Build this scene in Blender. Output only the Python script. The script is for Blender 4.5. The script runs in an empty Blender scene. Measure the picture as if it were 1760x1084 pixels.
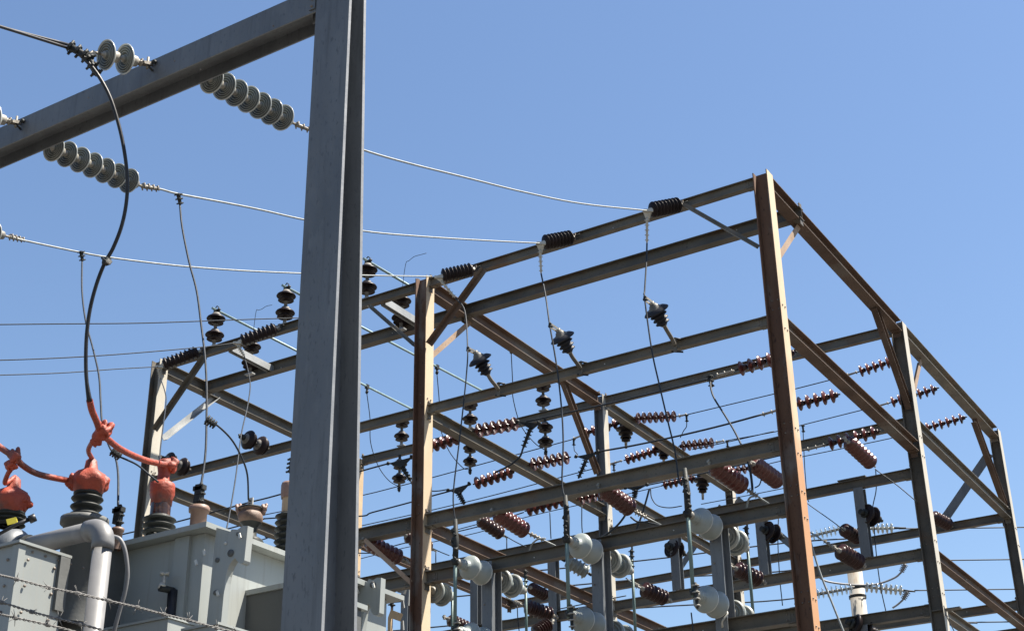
import bpy, math, random
from mathutils import Vector as V, Matrix
random.seed(7)
S = bpy.context.scene
COL = S.collection
# ---------------------------------------------------------------- camera
CAM = V((6.56178366, -17.67018634, 1.64572))
FPX = 2530.57                                   # focal length in pixels of a 1760 px wide frame
R_ = V((0.8476245, 0.53044467, -0.01269524)); D_ = V((-0.24303035, 0.3668592, -0.8979704)); F_ = V((-0.4716662, 0.7642269, 0.439873))
cd = bpy.data.cameras.new('camera'); cam = bpy.data.objects.new('camera', cd); COL.objects.link(cam)
m = Matrix((R_, -D_, -F_)).transposed().to_4x4(); m.translation = CAM; cam.matrix_world = m
cd.sensor_width = 36; cd.lens = FPX/1760*36; cd.clip_start = .05; cd.clip_end = 5000
S.camera = cam
# ---------------------------------------------------------------- light
SUN_EL, SUN_AZ = 62, 32            # azimuth measured from +X towards +Y
w = bpy.data.worlds.new("World"); S.world = w; w.use_nodes = True
nt = w.node_tree; bg = nt.nodes['Background']; sky = nt.nodes.new('ShaderNodeTexSky')
sky.sky_type = 'NISHITA'; sky.sun_disc = False; sky.sun_elevation = math.radians(SUN_EL)
sky.sun_rotation = math.radians(90-SUN_AZ); sky.altitude = 200; sky.air_density = 1.35; sky.dust_density = .6; sky.ozone_density = 4.5
tint = nt.nodes.new('ShaderNodeVectorMath'); tint.operation = 'MULTIPLY'; tint.inputs[1].default_value = (1.03, 1.02, 1.05)
nt.links.new(sky.outputs[0], tint.inputs[0]); nt.links.new(tint.outputs[0], bg.inputs[0]); bg.inputs[1].default_value = 0.05
sl = bpy.data.lights.new('sun', 'SUN'); sl.energy = 5; sl.angle = math.radians(.5); sl.color = (1, .93, .82)
sun = bpy.data.objects.new('sun', sl); COL.objects.link(sun); sun.location = (20, 20, 40)
sd = V((math.cos(math.radians(SUN_EL))*math.cos(math.radians(SUN_AZ)), math.cos(math.radians(SUN_EL))*math.sin(math.radians(SUN_AZ)), math.sin(math.radians(SUN_EL))))
sun.rotation_euler = sd.to_track_quat('Z', 'Y').to_euler()
S.view_settings.view_transform = 'Standard'; S.view_settings.look = 'None'; S.view_settings.exposure = 1.66; S.view_settings.gamma = 1
S.render.engine = 'CYCLES'

# ---------------------------------------------------------------- measuring helpers (photo pixel -> point on a real plane)
H0 = 12.85                                      # height of the frame's top beams
def ray(u, v): return (F_*FPX + R_*(u-880) + D_*(v-542))
def X_(u, v, X): r = ray(u, v); return CAM + r*((X-CAM.x)/r.x)
def Y_(u, v, Y): r = ray(u, v); return CAM + r*((Y-CAM.y)/r.y)
def Z_(u, v, Z): r = ray(u, v); return CAM + r*((Z-CAM.z)/r.z)
def P_(u, v, d): return CAM + ray(u, v)*(d/FPX)
def dep(p): return (p-CAM).dot(F_)
def path(pts):
    """pts: Vectors and (u,v) tuples; tuples take their depth between the neighbouring Vectors."""
    out = []; px = []
    for p in pts:
        if isinstance(p, V):
            d = dep(p); rel = p-CAM; px.append((880+FPX*rel.dot(R_)/d, 542+FPX*rel.dot(D_)/d, d))
        else: px.append((p[0], p[1], None))
    known = [i for i, p in enumerate(px) if p[2] is not None]
    cum = [0]
    for i in range(1, len(px)): cum.append(cum[-1]+math.hypot(px[i][0]-px[i-1][0], px[i][1]-px[i-1][1]))
    for i, p in enumerate(px):
        if p[2] is not None: out.append(pts[i]); continue
        a = max([k for k in known if k < i], default=known[0]); b = min([k for k in known if k > i], default=known[-1])
        if a == b: inv = 1/px[a][2]
        else:
            t = (cum[i]-cum[a])/(cum[b]-cum[a]); inv = (1-t)/px[a][2]+t/px[b][2]
        out.append(P_(p[0], p[1], 1/inv))
    return out
def smooth(pts, n=6):
    if len(pts) < 3: return pts
    q = [pts[0]*2-pts[1]]+list(pts)+[pts[-1]*2-pts[-2]]; out = []
    for i in range(1, len(q)-2):
        a, b, c, d = q[i-1:i+3]
        for k in range(n):
            t = k/n
            out.append(.5*((2*b)+(c-a)*t+(2*a-5*b+4*c-d)*t*t+(3*b-a-3*c+d)*t**3))
    out.append(pts[-1]); return out

# ---------------------------------------------------------------- materials
def mat(name, c1, c2=None, rough=.6, metal=0, scale=3, lo=.35, hi=.65, bump=.15, bscale=40, c3=None, s3=1.2, t3=(.5, .62), detail=6, stretch=(1, 1, 1), coat=0, speck=0, zr=None, var=0, drip=None, spec=.5):
    m = bpy.data.materials.new(name); m.use_nodes = True; t = m.node_tree; N = t.nodes; L = t.links; b = N['Principled BSDF']
    b.inputs['Specular IOR Level'].default_value = spec; b.inputs['Roughness'].default_value = rough; b.inputs['Metallic'].default_value = metal
    if coat: b.inputs['Coat Weight'].default_value = coat; b.inputs['Coat Roughness'].default_value = .08
    geo = N.new('ShaderNodeNewGeometry'); mp = N.new('ShaderNodeMapping'); L.new(geo.outputs['Position'], mp.inputs[0]); mp.inputs['Scale'].default_value = stretch
    def noise(sc, d=detail):
        n = N.new('ShaderNodeTexNoise'); n.inputs['Scale'].default_value = sc; n.inputs['Detail'].default_value = d; L.new(mp.outputs[0], n.inputs['Vector']); return n
    def ramp(src, lo, hi):
        r = N.new('ShaderNodeMapRange'); r.inputs['From Min'].default_value = lo; r.inputs['From Max'].default_value = hi; L.new(src, r.inputs['Value']); return r.outputs[0]
    def mix(f, a, bcol):
        x = N.new('ShaderNodeMix'); x.data_type = 'RGBA'; L.new(f, x.inputs['Factor'])
        for s, val in (('A', a), ('B', bcol)):
            i = [q for q in x.inputs if q.name == s and q.type == 'RGBA'][0]
            if isinstance(val, tuple): i.default_value = val+(1,)
            else: L.new(val, i)
        return [q for q in x.outputs if q.type == 'RGBA'][0]
    col = mix(ramp(noise(scale).outputs[0], lo, hi), c1, c2 or c1)
    if c3:
        f3 = noise(s3, 9).outputs[0]
        if zr:      # rust creeping up from the foot: bias with world height
            sp = N.new('ShaderNodeSeparateXYZ'); L.new(geo.outputs['Position'], sp.inputs[0]); mr = ramp(sp.outputs[2], *zr)
            ad = N.new('ShaderNodeMath'); ad.operation = 'MULTIPLY_ADD'; L.new(mr, ad.inputs[0]); ad.inputs[1].default_value = .22; L.new(f3, ad.inputs[2]); f3 = ad.outputs[0]
        col = mix(ramp(f3, *t3), col, c3)
    if speck: col = mix(ramp(noise(scale*14, 3).outputs[0], .6, .72), col, tuple(x*speck for x in c1))
    if drip:    # thin run marks down the face
        mp2 = N.new('ShaderNodeMapping'); L.new(geo.outputs['Position'], mp2.inputs[0]); mp2.inputs['Scale'].default_value = (1, 1, .06)
        n2 = N.new('ShaderNodeTexNoise'); n2.inputs['Scale'].default_value = 22; n2.inputs['Detail'].default_value = 5; L.new(mp2.outputs[0], n2.inputs['Vector'])
        col = mix(ramp(n2.outputs[0], .56, .72), col, drip)
    if var:
        oi = N.new('ShaderNodeObjectInfo'); mr = N.new('ShaderNodeMapRange'); L.new(oi.outputs['Random'], mr.inputs['Value']); mr.inputs['To Min'].default_value = 1-var; mr.inputs['To Max'].default_value = 1+var
        hs = N.new('ShaderNodeHueSaturation'); L.new(mr.outputs[0], hs.inputs['Value']); L.new(col, hs.inputs['Color']); col = hs.outputs[0]
    L.new(col, b.inputs['Base Color'])
    rr = N.new('ShaderNodeMapRange'); rr.inputs['To Min'].default_value = max(0, rough-.12); rr.inputs['To Max'].default_value = min(1, rough+.15)
    L.new(noise(scale*4).outputs[0], rr.inputs['Value']); L.new(rr.outputs[0], b.inputs['Roughness'])
    if bump:
        bp = N.new('ShaderNodeBump'); bp.inputs['Strength'].default_value = bump; bp.inputs['Distance'].default_value = .01
        L.new(noise(bscale).outputs[0], bp.inputs['Height']); L.new(bp.outputs[0], b.inputs['Normal'])
    return m
M = {}
M['galv'] = mat('galvanised_steel', (.088, .096, .105), (.125, .134, .143), .5, .1, 3.5, .3, .7, speck=.8, stretch=(1, 1, .35), c3=(.13, .139, .148), s3=11, t3=(.55, .8), drip=(.084, .09, .096))
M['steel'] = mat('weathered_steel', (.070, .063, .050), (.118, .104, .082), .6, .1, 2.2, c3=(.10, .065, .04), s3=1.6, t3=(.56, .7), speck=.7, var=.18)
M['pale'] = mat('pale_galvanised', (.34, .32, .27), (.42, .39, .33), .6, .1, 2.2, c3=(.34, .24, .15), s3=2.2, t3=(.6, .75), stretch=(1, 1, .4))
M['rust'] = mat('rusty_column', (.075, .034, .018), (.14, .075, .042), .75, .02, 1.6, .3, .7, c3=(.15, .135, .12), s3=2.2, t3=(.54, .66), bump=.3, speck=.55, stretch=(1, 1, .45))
M['cream'] = mat('cream_flange', (.44, .36, .25), (.37, .26, .165), .75, .02, 1.3, .4, .75, c3=(.34, .21, .12), s3=.9, t3=(.6, .72), stretch=(1, 1, .5))  # cream colour for one outer flange face of the brown columns
M['creamr'] = mat('cream_flange_rusting', (.44, .36, .25), (.38, .28, .18), .75, .02, 1.3, .4, .75, c3=(.36, .19, .09), s3=1.1, t3=(.56, .68), stretch=(1, 1, .4), zr=(10.4, 7.6))
M['sunedge'] = mat('sunlit_galv_edge', (.17, .175, .18), (.22, .225, .23), .45, .2, 4)  # brighter copy of the galvanised steel: sunlight on the flange edges painted in
M['rustbeam'] = mat('rusty_beam', (.06, .034, .021), (.105, .067, .046), .75, .02, 2, c3=(.115, .10, .085), s3=.8, t3=(.55, .68), bump=.3, speck=.6, var=.18)
M['rustlight'] = mat('rusty_tan', (.20, .13, .08), (.28, .20, .14), .75, .05, 2, bump=.2, speck=.6)
M['whitech'] = mat('bright_zinc', (.22, .23, .23), (.30, .31, .31), .5, .1, 3)
M['dark'] = mat('dark_porcelain', (.012, .009, .010), (.022, .016, .016), .38, 0, 3, coat=0, bump=.03, var=.18, spec=.12)
M['slate'] = mat('slate_porcelain', (.012, .012, .016), (.022, .023, .028), .5, 0, 3, coat=0, bump=.03, var=.18, spec=.15)
M['brown'] = mat('brown_porcelain', (.055, .014, .012), (.08, .022, .017), .25, 0, 3, coat=0, bump=.02, var=.18, spec=0.4)
M['brownd'] = mat('deep_brown_porcelain', (.022, .009, .008), (.036, .013, .011), .3, 0, 3, coat=0, bump=.02, var=.18, spec=0.3)
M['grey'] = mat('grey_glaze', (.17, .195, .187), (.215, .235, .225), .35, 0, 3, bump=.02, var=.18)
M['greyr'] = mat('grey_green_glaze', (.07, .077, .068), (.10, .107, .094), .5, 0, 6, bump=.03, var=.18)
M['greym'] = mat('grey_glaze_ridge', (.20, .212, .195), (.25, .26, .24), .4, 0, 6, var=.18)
M['rim'] = mat('pale_rim_glaze', (.30, .31, .29), (.38, .39, .37), .35, 0, 6, coat=.1, bump=.02, var=.18)
M['cap'] = mat('zinc_cap', (.17, .16, .14), (.26, .245, .21), .55, .2, 9, bump=.2, var=.18)
M['capd'] = mat('grimy_zinc_cap', (.07, .066, .058), (.14, .13, .115), .6, .1, 9, bump=.2, var=.2)
M['hard'] = mat('bronze_hardware', (.10, .088, .07), (.20, .18, .145), .55, .2, 14, bump=.3)
M['dkhard'] = mat('dark_hardware', (.014, .016, .016), (.035, .037, .036), .6, .1, 10, bump=.2, spec=0.2)
M['alum'] = mat('cast_aluminium', (.33, .32, .28), (.42, .41, .37), .5, .2, 9, bump=.15)
M['wire'] = mat('bright_conductor', (.15, .165, .165), (.21, .225, .225), .55, .2, 20)
M['dwire'] = mat('dark_conductor', (.014, .018, .024), (.026, .032, .04), .6, 0, 20, spec=0.2)
M['pipe'] = mat('green_grey_bus_pipe', (.075, .12, .115), (.11, .16, .15), .5, .15, 5)
M['buspipe'] = mat('pale_green_bus_pipe', (.17, .25, .25), (.23, .31, .31), .5, .15, 5)
M['rubber'] = mat('black_cable_jacket', (.008, .008, .010), (.018, .018, .02), .42, 0, 10, bump=.05, spec=0.3)
M['blackshed'] = mat('black_rubber_sheds', (.012, .014, .013), (.028, .031, .029), .55, 0, 8, bump=.1, spec=0.25)
M['orange'] = mat('orange_tape_wrap', (.29, .038, .013), (.21, .03, .012), .6, 0, 7, bump=1, bscale=26, c3=(.105, .036, .027), s3=5, t3=(.5, .66), speck=.55)
M['amber'] = mat('amber_glass', (.03, .014, .008), (.16, .065, .02), .2, 0, 14, .5, .75, coat=.15)
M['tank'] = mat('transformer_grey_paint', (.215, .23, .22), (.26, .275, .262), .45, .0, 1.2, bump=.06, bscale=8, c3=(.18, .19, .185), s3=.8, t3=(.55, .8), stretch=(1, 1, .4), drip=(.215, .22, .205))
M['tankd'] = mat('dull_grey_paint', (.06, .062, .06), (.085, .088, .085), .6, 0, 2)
M['pvc'] = mat('grey_pipe_paint', (.12, .12, .123), (.155, .155, .158), .5, 0, 2.5, bump=.05, c3=(.19, .19, .195), s3=5, t3=(.55, .7))
M['pink'] = mat('pinkish_cap_paint', (.15, .088, .064), (.20, .128, .095), .55, 0, 8, bump=.15, var=.18)
M['ochre'] = mat('weathered_bronze', (.07, .045, .03), (.17, .11, .08), .6, .1, 12, bump=.4)
M['tan'] = mat('tan_painted_box', (.36, .26, .15), (.42, .31, .19), .6)
M['wood'] = mat('peeling_pole_wood', (.30, .285, .26), (.24, .22, .185), .85, 0, 3, c3=(.22, .17, .12), s3=3, t3=(.6, .66), stretch=(1, 1, .25), bump=.5, bscale=12)
M['glass'] = mat('pale_glass', (.24, .30, .35), (.30, .36, .41), .2, 0, 5, coat=.4)
M['bolt'] = mat('bright_bolt', (.42, .42, .39), (.5, .5, .47), .4, .2, 5)
M['rbolt'] = mat('dull_bolt', (.10, .08, .07), (.2, .17, .14), .6, .2, 5)
M['yellow'] = mat('yellow_sticker', (.75, .62, .06), None, .5)
M['barb'] = mat('galvanised_barbed_wire', (.07, .068, .065), (.13, .125, .12), .6, .2, 60)
M['gravel'] = mat('yard_gravel', (.085, .08, .072), (.06, .056, .05), .95, 0, 1.5, c3=(.11, .10, .09), s3=25, t3=(.45, .6), bump=1, bscale=30)
M['conc'] = mat('concrete', (.2, .195, .185), (.25, .245, .235), .9, 0, 4, bump=.4)

# ---------------------------------------------------------------- mesh building
class MB:
    def __init__(s): s.v = []; s.f = []; s.sm = []; s.mi = []; s.mats = []
    def m_(s, m):
        if m not in s.mats: s.mats.append(m)
        return s.mats.index(m)
    def add(s, vs, fs, smooth=False, m=None):
        o = len(s.v); k = s.m_(m); s.v += [V(x) for x in vs]
        for f in fs: s.f.append([i+o for i in f]); s.sm.append(smooth); s.mi.append(k)
        return s
    def prism(s, prof, p, q, a, b, m=None, prof2=None, fm=None):
        """profile (x,y) pairs along unit axes a,b swept p->q; fm(i) may pick a material per side."""
        n = len(prof); prof2 = prof2 or prof
        vs = [p+a*x+b*y for x, y in prof]+[q+a*x+b*y for x, y in prof2]
        o = len(s.v); s.v += vs
        for i in range(n):
            s.f.append([o+i, o+(i+1) % n, o+n+(i+1) % n, o+n+i]); s.sm.append(False); s.mi.append(s.m_((fm(i) if fm else None) or m))
        for f in (list(range(n))[::-1], list(range(n, 2*n))): s.f.append([o+i for i in f]); s.sm.append(False); s.mi.append(s.m_(m))
        return s
    def box(s, p, q, w, h, up=V((0, 0, 1)), m=None):
        d = (q-p).normalized(); a = d.cross(up)
        if a.length < 1e-4: a = d.cross(V((1, 0, 0)))
        a.normalize(); b = a.cross(d).normalized()
        return s.prism([(-w/2, -h/2), (w/2, -h/2), (w/2, h/2), (-w/2, h/2)], p, q, a, b, m)
    def hbeam(s, p, q, up, wid, dp, tf=.012, tw=.01, m=None, dp2=None, fm=None):
        """H section: flanges at +-dp/2 along up, width wid."""
        d = (q-p).normalized(); a = d.cross(up).normalized(); b = a.cross(d).normalized()
        def pr(dp):
            W = wid/2; h = dp/2; t = tw/2
            return [(-W, -h), (W, -h), (W, -h+tf), (t, -h+tf), (t, h-tf), (W, h-tf), (W, h), (-W, h), (-W, h-tf), (-t, h-tf), (-t, -h+tf), (-W, -h+tf)]
        vs1 = [p+a*x+b*y for x, y in pr(dp)]; vs2 = [q+a*x+b*y for x, y in pr(dp2 or dp)]; n = 12
        o = len(s.v); s.v += vs1+vs2
        for i in range(n): s.f.append([o+i, o+(i+1) % n, o+n+(i+1) % n, o+n+i]); s.sm.append(False); s.mi.append(s.m_((fm(i) if fm else None) or m))
        for base, rev in ((0, 1), (n, 0)):
            for f in ([0, 1, 2, 11], [11, 2, 3, 10], [10, 3, 4, 9], [9, 4, 5, 8], [8, 5, 6, 7]):
                f = [o+base+i for i in f]; s.f.append(f[::-1] if rev else f); s.sm.append(False); s.mi.append(s.m_(m))
        return s
    def angle(s, p, q, up, side, w=.08, t=.009, m=None):
        d = (q-p).normalized(); a = (side-d*side.dot(d)).normalized(); b = d.cross(a).normalized()
        if b.dot(up) < 0: b = -b
        pr = [(0, 0), (w, 0), (w, t), (t, t), (t, w), (0, w)]
        if a.cross(b).dot(d) < 0: pr = pr[::-1]
        vs = [p+a*x+b*y for x, y in pr]+[q+a*x+b*y for x, y in pr]
        n = 6; fs = [[i, (i+1) % n, n+(i+1) % n, n+i] for i in range(n)]
        k = [0, 1, 2, 3, 4, 5]
        s.add(vs, fs+[k[::-1], [6+i for i in k]], False, m); return s
    def tube(s, pts, r, n=8, m=None, closed=False):
        pts = [V(p) for p in pts]; rs = r if isinstance(r, (list, tuple)) else [r]*len(pts); rings = []
        t = (pts[1]-pts[0]).normalized(); up = V((0, 0, 1)) if abs(t.z) < .9 else V((1, 0, 0)); a = t.cross(up).normalized()
        for i, p in enumerate(pts):
            t = (pts[min(i+1, len(pts)-1)]-pts[max(i-1, 0)]).normalized()
            a = (a-t*a.dot(t)).normalized(); b = t.cross(a)
            rings.append([p+(a*math.cos(2*math.pi*k/n)+b*math.sin(2*math.pi*k/n))*rs[i] for k in range(n)])
        vs = [x for g in rings for x in g]; fs = []
        for i in range(len(pts)-1):
            for k in range(n): fs.append([i*n+k, i*n+(k+1) % n, (i+1)*n+(k+1) % n, (i+1)*n+k])
        s.add(vs, fs, True, m); o = len(s.v)-len(vs); e = (len(pts)-1)*n
        for f in ([o+k for k in range(n)][::-1], [o+e+k for k in range(n)]): s.f.append(f); s.sm.append(False); s.mi.append(s.m_(m))
        return s
    def lathe(s, prof, n=28, mm=None, org=V((0, 0, 0)), ax=None, sq=None):
        """prof: (r,z[,mat]) list revolved round ax from org; mat applies to the band starting there."""
        ax = (ax or V((0, 0, 1))).normalized(); up = V((0, 0, 1)) if abs(ax.z) < .9 else V((1, 0, 0)); a = up.cross(ax).normalized(); b = ax.cross(a)
        o = len(s.v); cur = mm
        for pr in prof:
            r, z = pr[0], pr[1]
            for k in range(n):
                t = 2*math.pi*k/n; rr = r*(1+(sq(t, z) if sq else 0)); s.v.append(org+ax*z+(a*math.cos(t)+b*math.sin(t))*rr)
        for i in range(len(prof)-1):
            if len(prof[i]) > 2: cur = prof[i][2]
            for k in range(n):
                s.f.append([o+i*n+k, o+i*n+(k+1) % n, o+(i+1)*n+(k+1) % n, o+(i+1)*n+k]); s.sm.append(True); s.mi.append(s.m_(cur))
        return s
    def blob(s, c, r, m=None, seed=0, amp=.12, n=14, sc=(1, 1, 1)):
        rnd = random.Random(seed); ph = [(rnd.uniform(1, 4), rnd.uniform(0, 6), rnd.uniform(1, 5)) for _ in range(5)]; o = len(s.v)
        for i in range(n+1):
            th = math.pi*i/n
            for k in range(2*n):
                f = math.pi*k/n; q = 1+amp*sum(math.sin(a*2*f*round(1)+b+c2*th*1.3) if 0 else math.sin(round(a)*f+b)*math.sin(c2*th+b) for a, b, c2 in ph)*.6
                s.v.append(V(c)+V((math.sin(th)*math.cos(f)*sc[0], math.sin(th)*math.sin(f)*sc[1], math.cos(th)*sc[2]))*r*q)
        for i in range(n):
            for k in range(2*n): s.f.append([o+i*2*n+k, o+(i+1)*2*n+k, o+(i+1)*2*n+(k+1) % (2*n), o+i*2*n+(k+1) % (2*n)]); s.sm.append(True); s.mi.append(s.m_(m))
        return s
    def bolt(s, p, ax, r=.014, h=.012, m='bolt'):
        ax = ax.normalized(); return s.lathe([(0.0001, h), (r, h), (r, -.002)], 6, m, p, ax)
    def clamp(s, p, q, n=4, w=.05, m=None, bolts=None, sag=0):
        """a bolted wire clamp: tapered keeper with a row of U-bolts and nuts"""
        d = (q-p); L = d.length; d.normalize(); up = V((0, 0, 1)) if abs(d.z) < .8 else V((1, 0, 0)); a = d.cross(up).normalized(); b = a.cross(d)
        s.tube([p, p+d*L*.08, p+d*L*.9, q], [w*.22, w*.42, w*.32, w*.18], 8, m)
        for i in range(n):
            c = p+d*L*(.12+.76*i/max(1, n-1)); k = w*(1.0-.25*i/n)
            s.box(c-a*k*.55, c+a*k*.55, w*.42, w*.3, d, bolts or m)
            for sg in (-1, 1): s.tube([c+a*k*.4*sg-b*k*.6, c+a*k*.4*sg+b*k*.6], w*.14, 6, bolts or m)
            s.tube([c+a*k*.4+b*k*.4, c+b*k*.6, c-a*k*.4+b*k*.4], w*.13, 6, bolts or m)
        return s
    def data(s, name, default):
        me = bpy.data.meshes.new(name); me.from_pydata([tuple(x) for x in s.v], [], s.f); me.validate(clean_customdata=False)
        mats = s.mats or [None]
        for k in mats: me.materials.append(M[k or default])
        if len(me.polygons) == len(s.mi):
            me.polygons.foreach_set('material_index', s.mi); me.polygons.foreach_set('use_smooth', s.sm)
        me.update(); return me
    def build(s, name, default, parent=None, origin=None):
        org = V(origin) if origin is not None else V(parent['_o']) if parent is not None and '_o' in parent else (V(s.v[0]) if s.v else V())
        for i in range(len(s.v)): s.v[i] = s.v[i]-org
        if None in s.mats or not s.mats: pass
        o = bpy.data.objects.new(name, s.data(name, default)); COL.objects.link(o)
        if parent is not None: o.parent = parent
        else: o.location = org
        o['_o'] = list(org); return o
def tag(o, label=None, cat=None, group=None, kind=None):
    for k, x in (('label', label), ('category', cat), ('group', group), ('kind', kind)):
        if x: o[k] = x
    return o
def thing(name, label, cat, loc, group=None):
    o = bpy.data.objects.new(name, None); COL.objects.link(o); o.location = loc; o['_o'] = list(loc); o.empty_display_size = .1
    return tag(o, label, cat, group)
def frame_to(p, q, sxy=1, L=1):
    d = (q-p); l = d.length; d.normalize(); up = V((0, 0, 1)) if abs(d.z) < .9 else V((0, 1, 0)); a = up.cross(d).normalized(); b = d.cross(a)
    m = Matrix((a*sxy, b*sxy, d*(l/L))).transposed().to_4x4(); m.translation = p; return m
def place(name, me, parent, p, q, sxy=1, L=1):
    """shared mesh (local +Z, length L) put from p to q under parent (an Empty without rotation)"""
    o = bpy.data.objects.new(name, me); COL.objects.link(o); m = frame_to(p, q, sxy, L)
    if parent is not None:
        o.parent = parent; m.translation = p-V(parent['_o'])
    o.matrix_local = m if parent is not None else m
    if parent is None: o.matrix_world = m
    o['_o'] = list(p); return o
X, Y, Z = V((1, 0, 0)), V((0, 1, 0)), V((0, 0, 1))

# ---------------------------------------------------------------- setting
g = MB(); n = 24
g.add([(-900, -900, 0), (900, -900, 0), (900, 900, 0), (-900, 900, 0)], [[0, 1, 2, 3]])
tag(g.build('ground', 'gravel', origin=(0, 0, 0)), kind='structure')

# ================================================================ steel frame of the switchyard
XC = [-12.0, -6.03, 0.0]; YR = [0.0, 6.0, 12.1]
ZA, ZF2, ZF3, ZF4, ZF5, ZR2, ZR3, ZR4, ZR5 = [H0+t for t in (-.02, -2.27, -4.11, -5.0, -6.43, -1.80, -2.71, -4.12, -5.06)]
fr = thing('steel_frame', 'tall open steel frame of rusty columns and grey beams behind the foreground column', 'steel frame', V((0, 0, 0)))
CW = .215
def column(i, j, top, web, flg, w=CW, fl2=None):
    b = MB(); x, y = XC[i], YR[j]
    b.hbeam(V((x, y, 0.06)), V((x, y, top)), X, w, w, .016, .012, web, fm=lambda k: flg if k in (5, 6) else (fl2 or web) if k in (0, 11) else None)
    # bolts on the web near the beam joints
    for z in (ZF2, ZF3, ZF4, ZF5):
        for dx in (-.045, .045):
            for dz in (-.07, .07): b.bolt(V((x+dx, y-.007, z+dz+.22)), -Y, .012, .01, 'rbolt')
            b.bolt(V((x+w/2, y+dx, z+.18)), X, .013, .012, 'rbolt'); b.bolt(V((x+w/2, y+dx, z-.18)), X, .013, .012, 'rbolt')
    b.box(V((x, y, .01)), V((x, y, .06)), .4, .4, X, 'conc')
    o = b.build('column', web, fr)
    return o
column(0, 0, H0+.09, 'steel', 'pale'); column(1, 0, H0+.09, 'rust', 'cream', .225)['label'] = 'rusty brown column with a cream flange'; column(2, 0, H0+.09, 'rust', 'creamr', .225)['label'] = 'tallest looking rusty column at the near corner'
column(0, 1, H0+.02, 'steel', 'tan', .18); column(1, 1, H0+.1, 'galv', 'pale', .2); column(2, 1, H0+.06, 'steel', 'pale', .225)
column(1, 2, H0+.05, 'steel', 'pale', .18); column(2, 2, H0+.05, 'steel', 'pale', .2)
def bar(p, q, up, w, h, m, name='beam', bolts=True, tf=.012):
    b = MB(); b.hbeam(p, q, up, w, h, tf, .009, m)
    d = (q-p).normalized()
    if bolts:
        s = d.cross(up).normalized()
        if s.dot(CAM-p) < 0: s = -s
        for e, sg in ((p, 1), (q, -1)):
            # end cleat with bolts
            c = e+d*sg*.16; b.box(c-up*h*.3+s*(.0075), c+up*h*.3+s*(.0075), .09, .006, s, m)
            q_ = e+d*sg*.07-up*(h/2+.008); b.box(q_-d*.06, q_+d*.06, w*.8, .012, up, m); b.box(q_-d*sg*.05-up*.01, q_-d*sg*.05-up*.09, w*.7, .01, d, m)
            q_ = e+d*sg*.05+up*(h/2+.006); b.box(q_-d*.045, q_+d*.045, w*.7, .01, up, m); b.box(q_-d*sg*.035+up*.006, q_-d*sg*.035+up*.07, w*.6, .01, d, m); b.bolt(q_-d*sg*.03+up*.04, s, .012, w*.35, 'rbolt')
            for dz in (-.2, .2): b.bolt(c+up*h*dz+s*.012, s, .011, .01, 'rbolt')
        L = (q-p).length; k = 1.9
        while k < L-1: b.bolt(p+d*k+s*.006+up*random.uniform(-.04, .04), s, .009, .008, random.choice(['bolt', 'rbolt'])); k += random.uniform(1.1, 2.3)
    return b.build(name, m, fr)
def xbar(i0, i1, y, z, w, h, m, e0=.11, e1=.11, **k): return bar(V((XC[i0]+e0, y, z)), V((XC[i1]-e1, y, z)), Z, w, h, m, **k)
def ybar(i, j0, j1, z, w, h, m, x=0, e0=.11, e1=.11, **k): return bar(V((XC[i]+x, YR[j0]+e0, z)), V((XC[i]+x, YR[j1]-e1, z)), Z, w, h, m, **k)
# front row
for i in (0, 1):
    xbar(i, i+1, 0, ZA, .11, .15, 'steel')
    xbar(i, i+1, 1.19, H0-.03, .16, .20, 'steel', e0=.006 if i else .006, e1=.006 if i == 0 else -.12)
    xbar(i, i+1, 0, ZF2, .11, .145, 'steel'); xbar(i, i+1, 0, ZF3, .16, .2, 'steel'); xbar(i, i+1, 0, ZF4, .14, .185, 'steel'); xbar(i, i+1, 0, ZF5, .16, .19, 'steel')
# second row
for i in (0, 1):
    xbar(i, i+1, 6, ZA-.01, .10, .18, 'steel'); xbar(i, i+1, 6, ZR3, .11, .17, 'steel'); xbar(i, i+1, 6, ZR4, .12, .18, 'steel'); xbar(i, i+1, 6, ZR5, .12, .18, 'steel')
    xbar(i, i+1, 6, ZR2, .11, .17, 'steel')
xbar(1, 2, 12.1, ZR2-.02, .11, .17, 'steel'); xbar(1, 2, 12.1, ZR3-.02-.9, .11, .17, 'steel'); xbar(1, 2, 12.1, ZR4-.05, .11, .17, 'steel')
bar(V((-12, 12.1, ZR2-.02)), V((-6.14, 12.1, ZR2-.02)), Z, .11, .17, 'steel')
bar(V((-12, 12.1, ZR4-.05)), V((-6.14, 12.1, ZR4-.05)), Z, .11, .17, 'steel')
# depth beams
for i, m in ((0, 'steel'), (1, 'rustbeam'), (2, 'rustbeam')):
    ybar(i, 0, 1, H0-.03, .19, .22, m)
    ybar(i, 0, 1, ZF2-.02, .18, .19, 'steel' if i < 2 else 'rustbeam')
ybar(1, 1, 2, H0-.03, .16, .2, 'steel'); ybar(2, 1, 2, H0-.03, .19, .22, 'steel')
ybar(0, 1, 2, ZR2, .14, .19, 'rustbeam', e1=0); ybar(1, 1, 2, ZR2, .14, .19, 'steel'); ybar(2, 1, 2, ZR2, .15, .2, 'steel')
ybar(1, 0, 1, ZF3-.03, .14, .19, 'rustbeam'); ybar(1, 1, 2, ZR4, .14, .19, 'rustbeam'); ybar(2, 1, 2, ZR4, .15, .19, 'rustbeam'); ybar(2, 1, 2, ZR5, .14, .17, 'steel')
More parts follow.
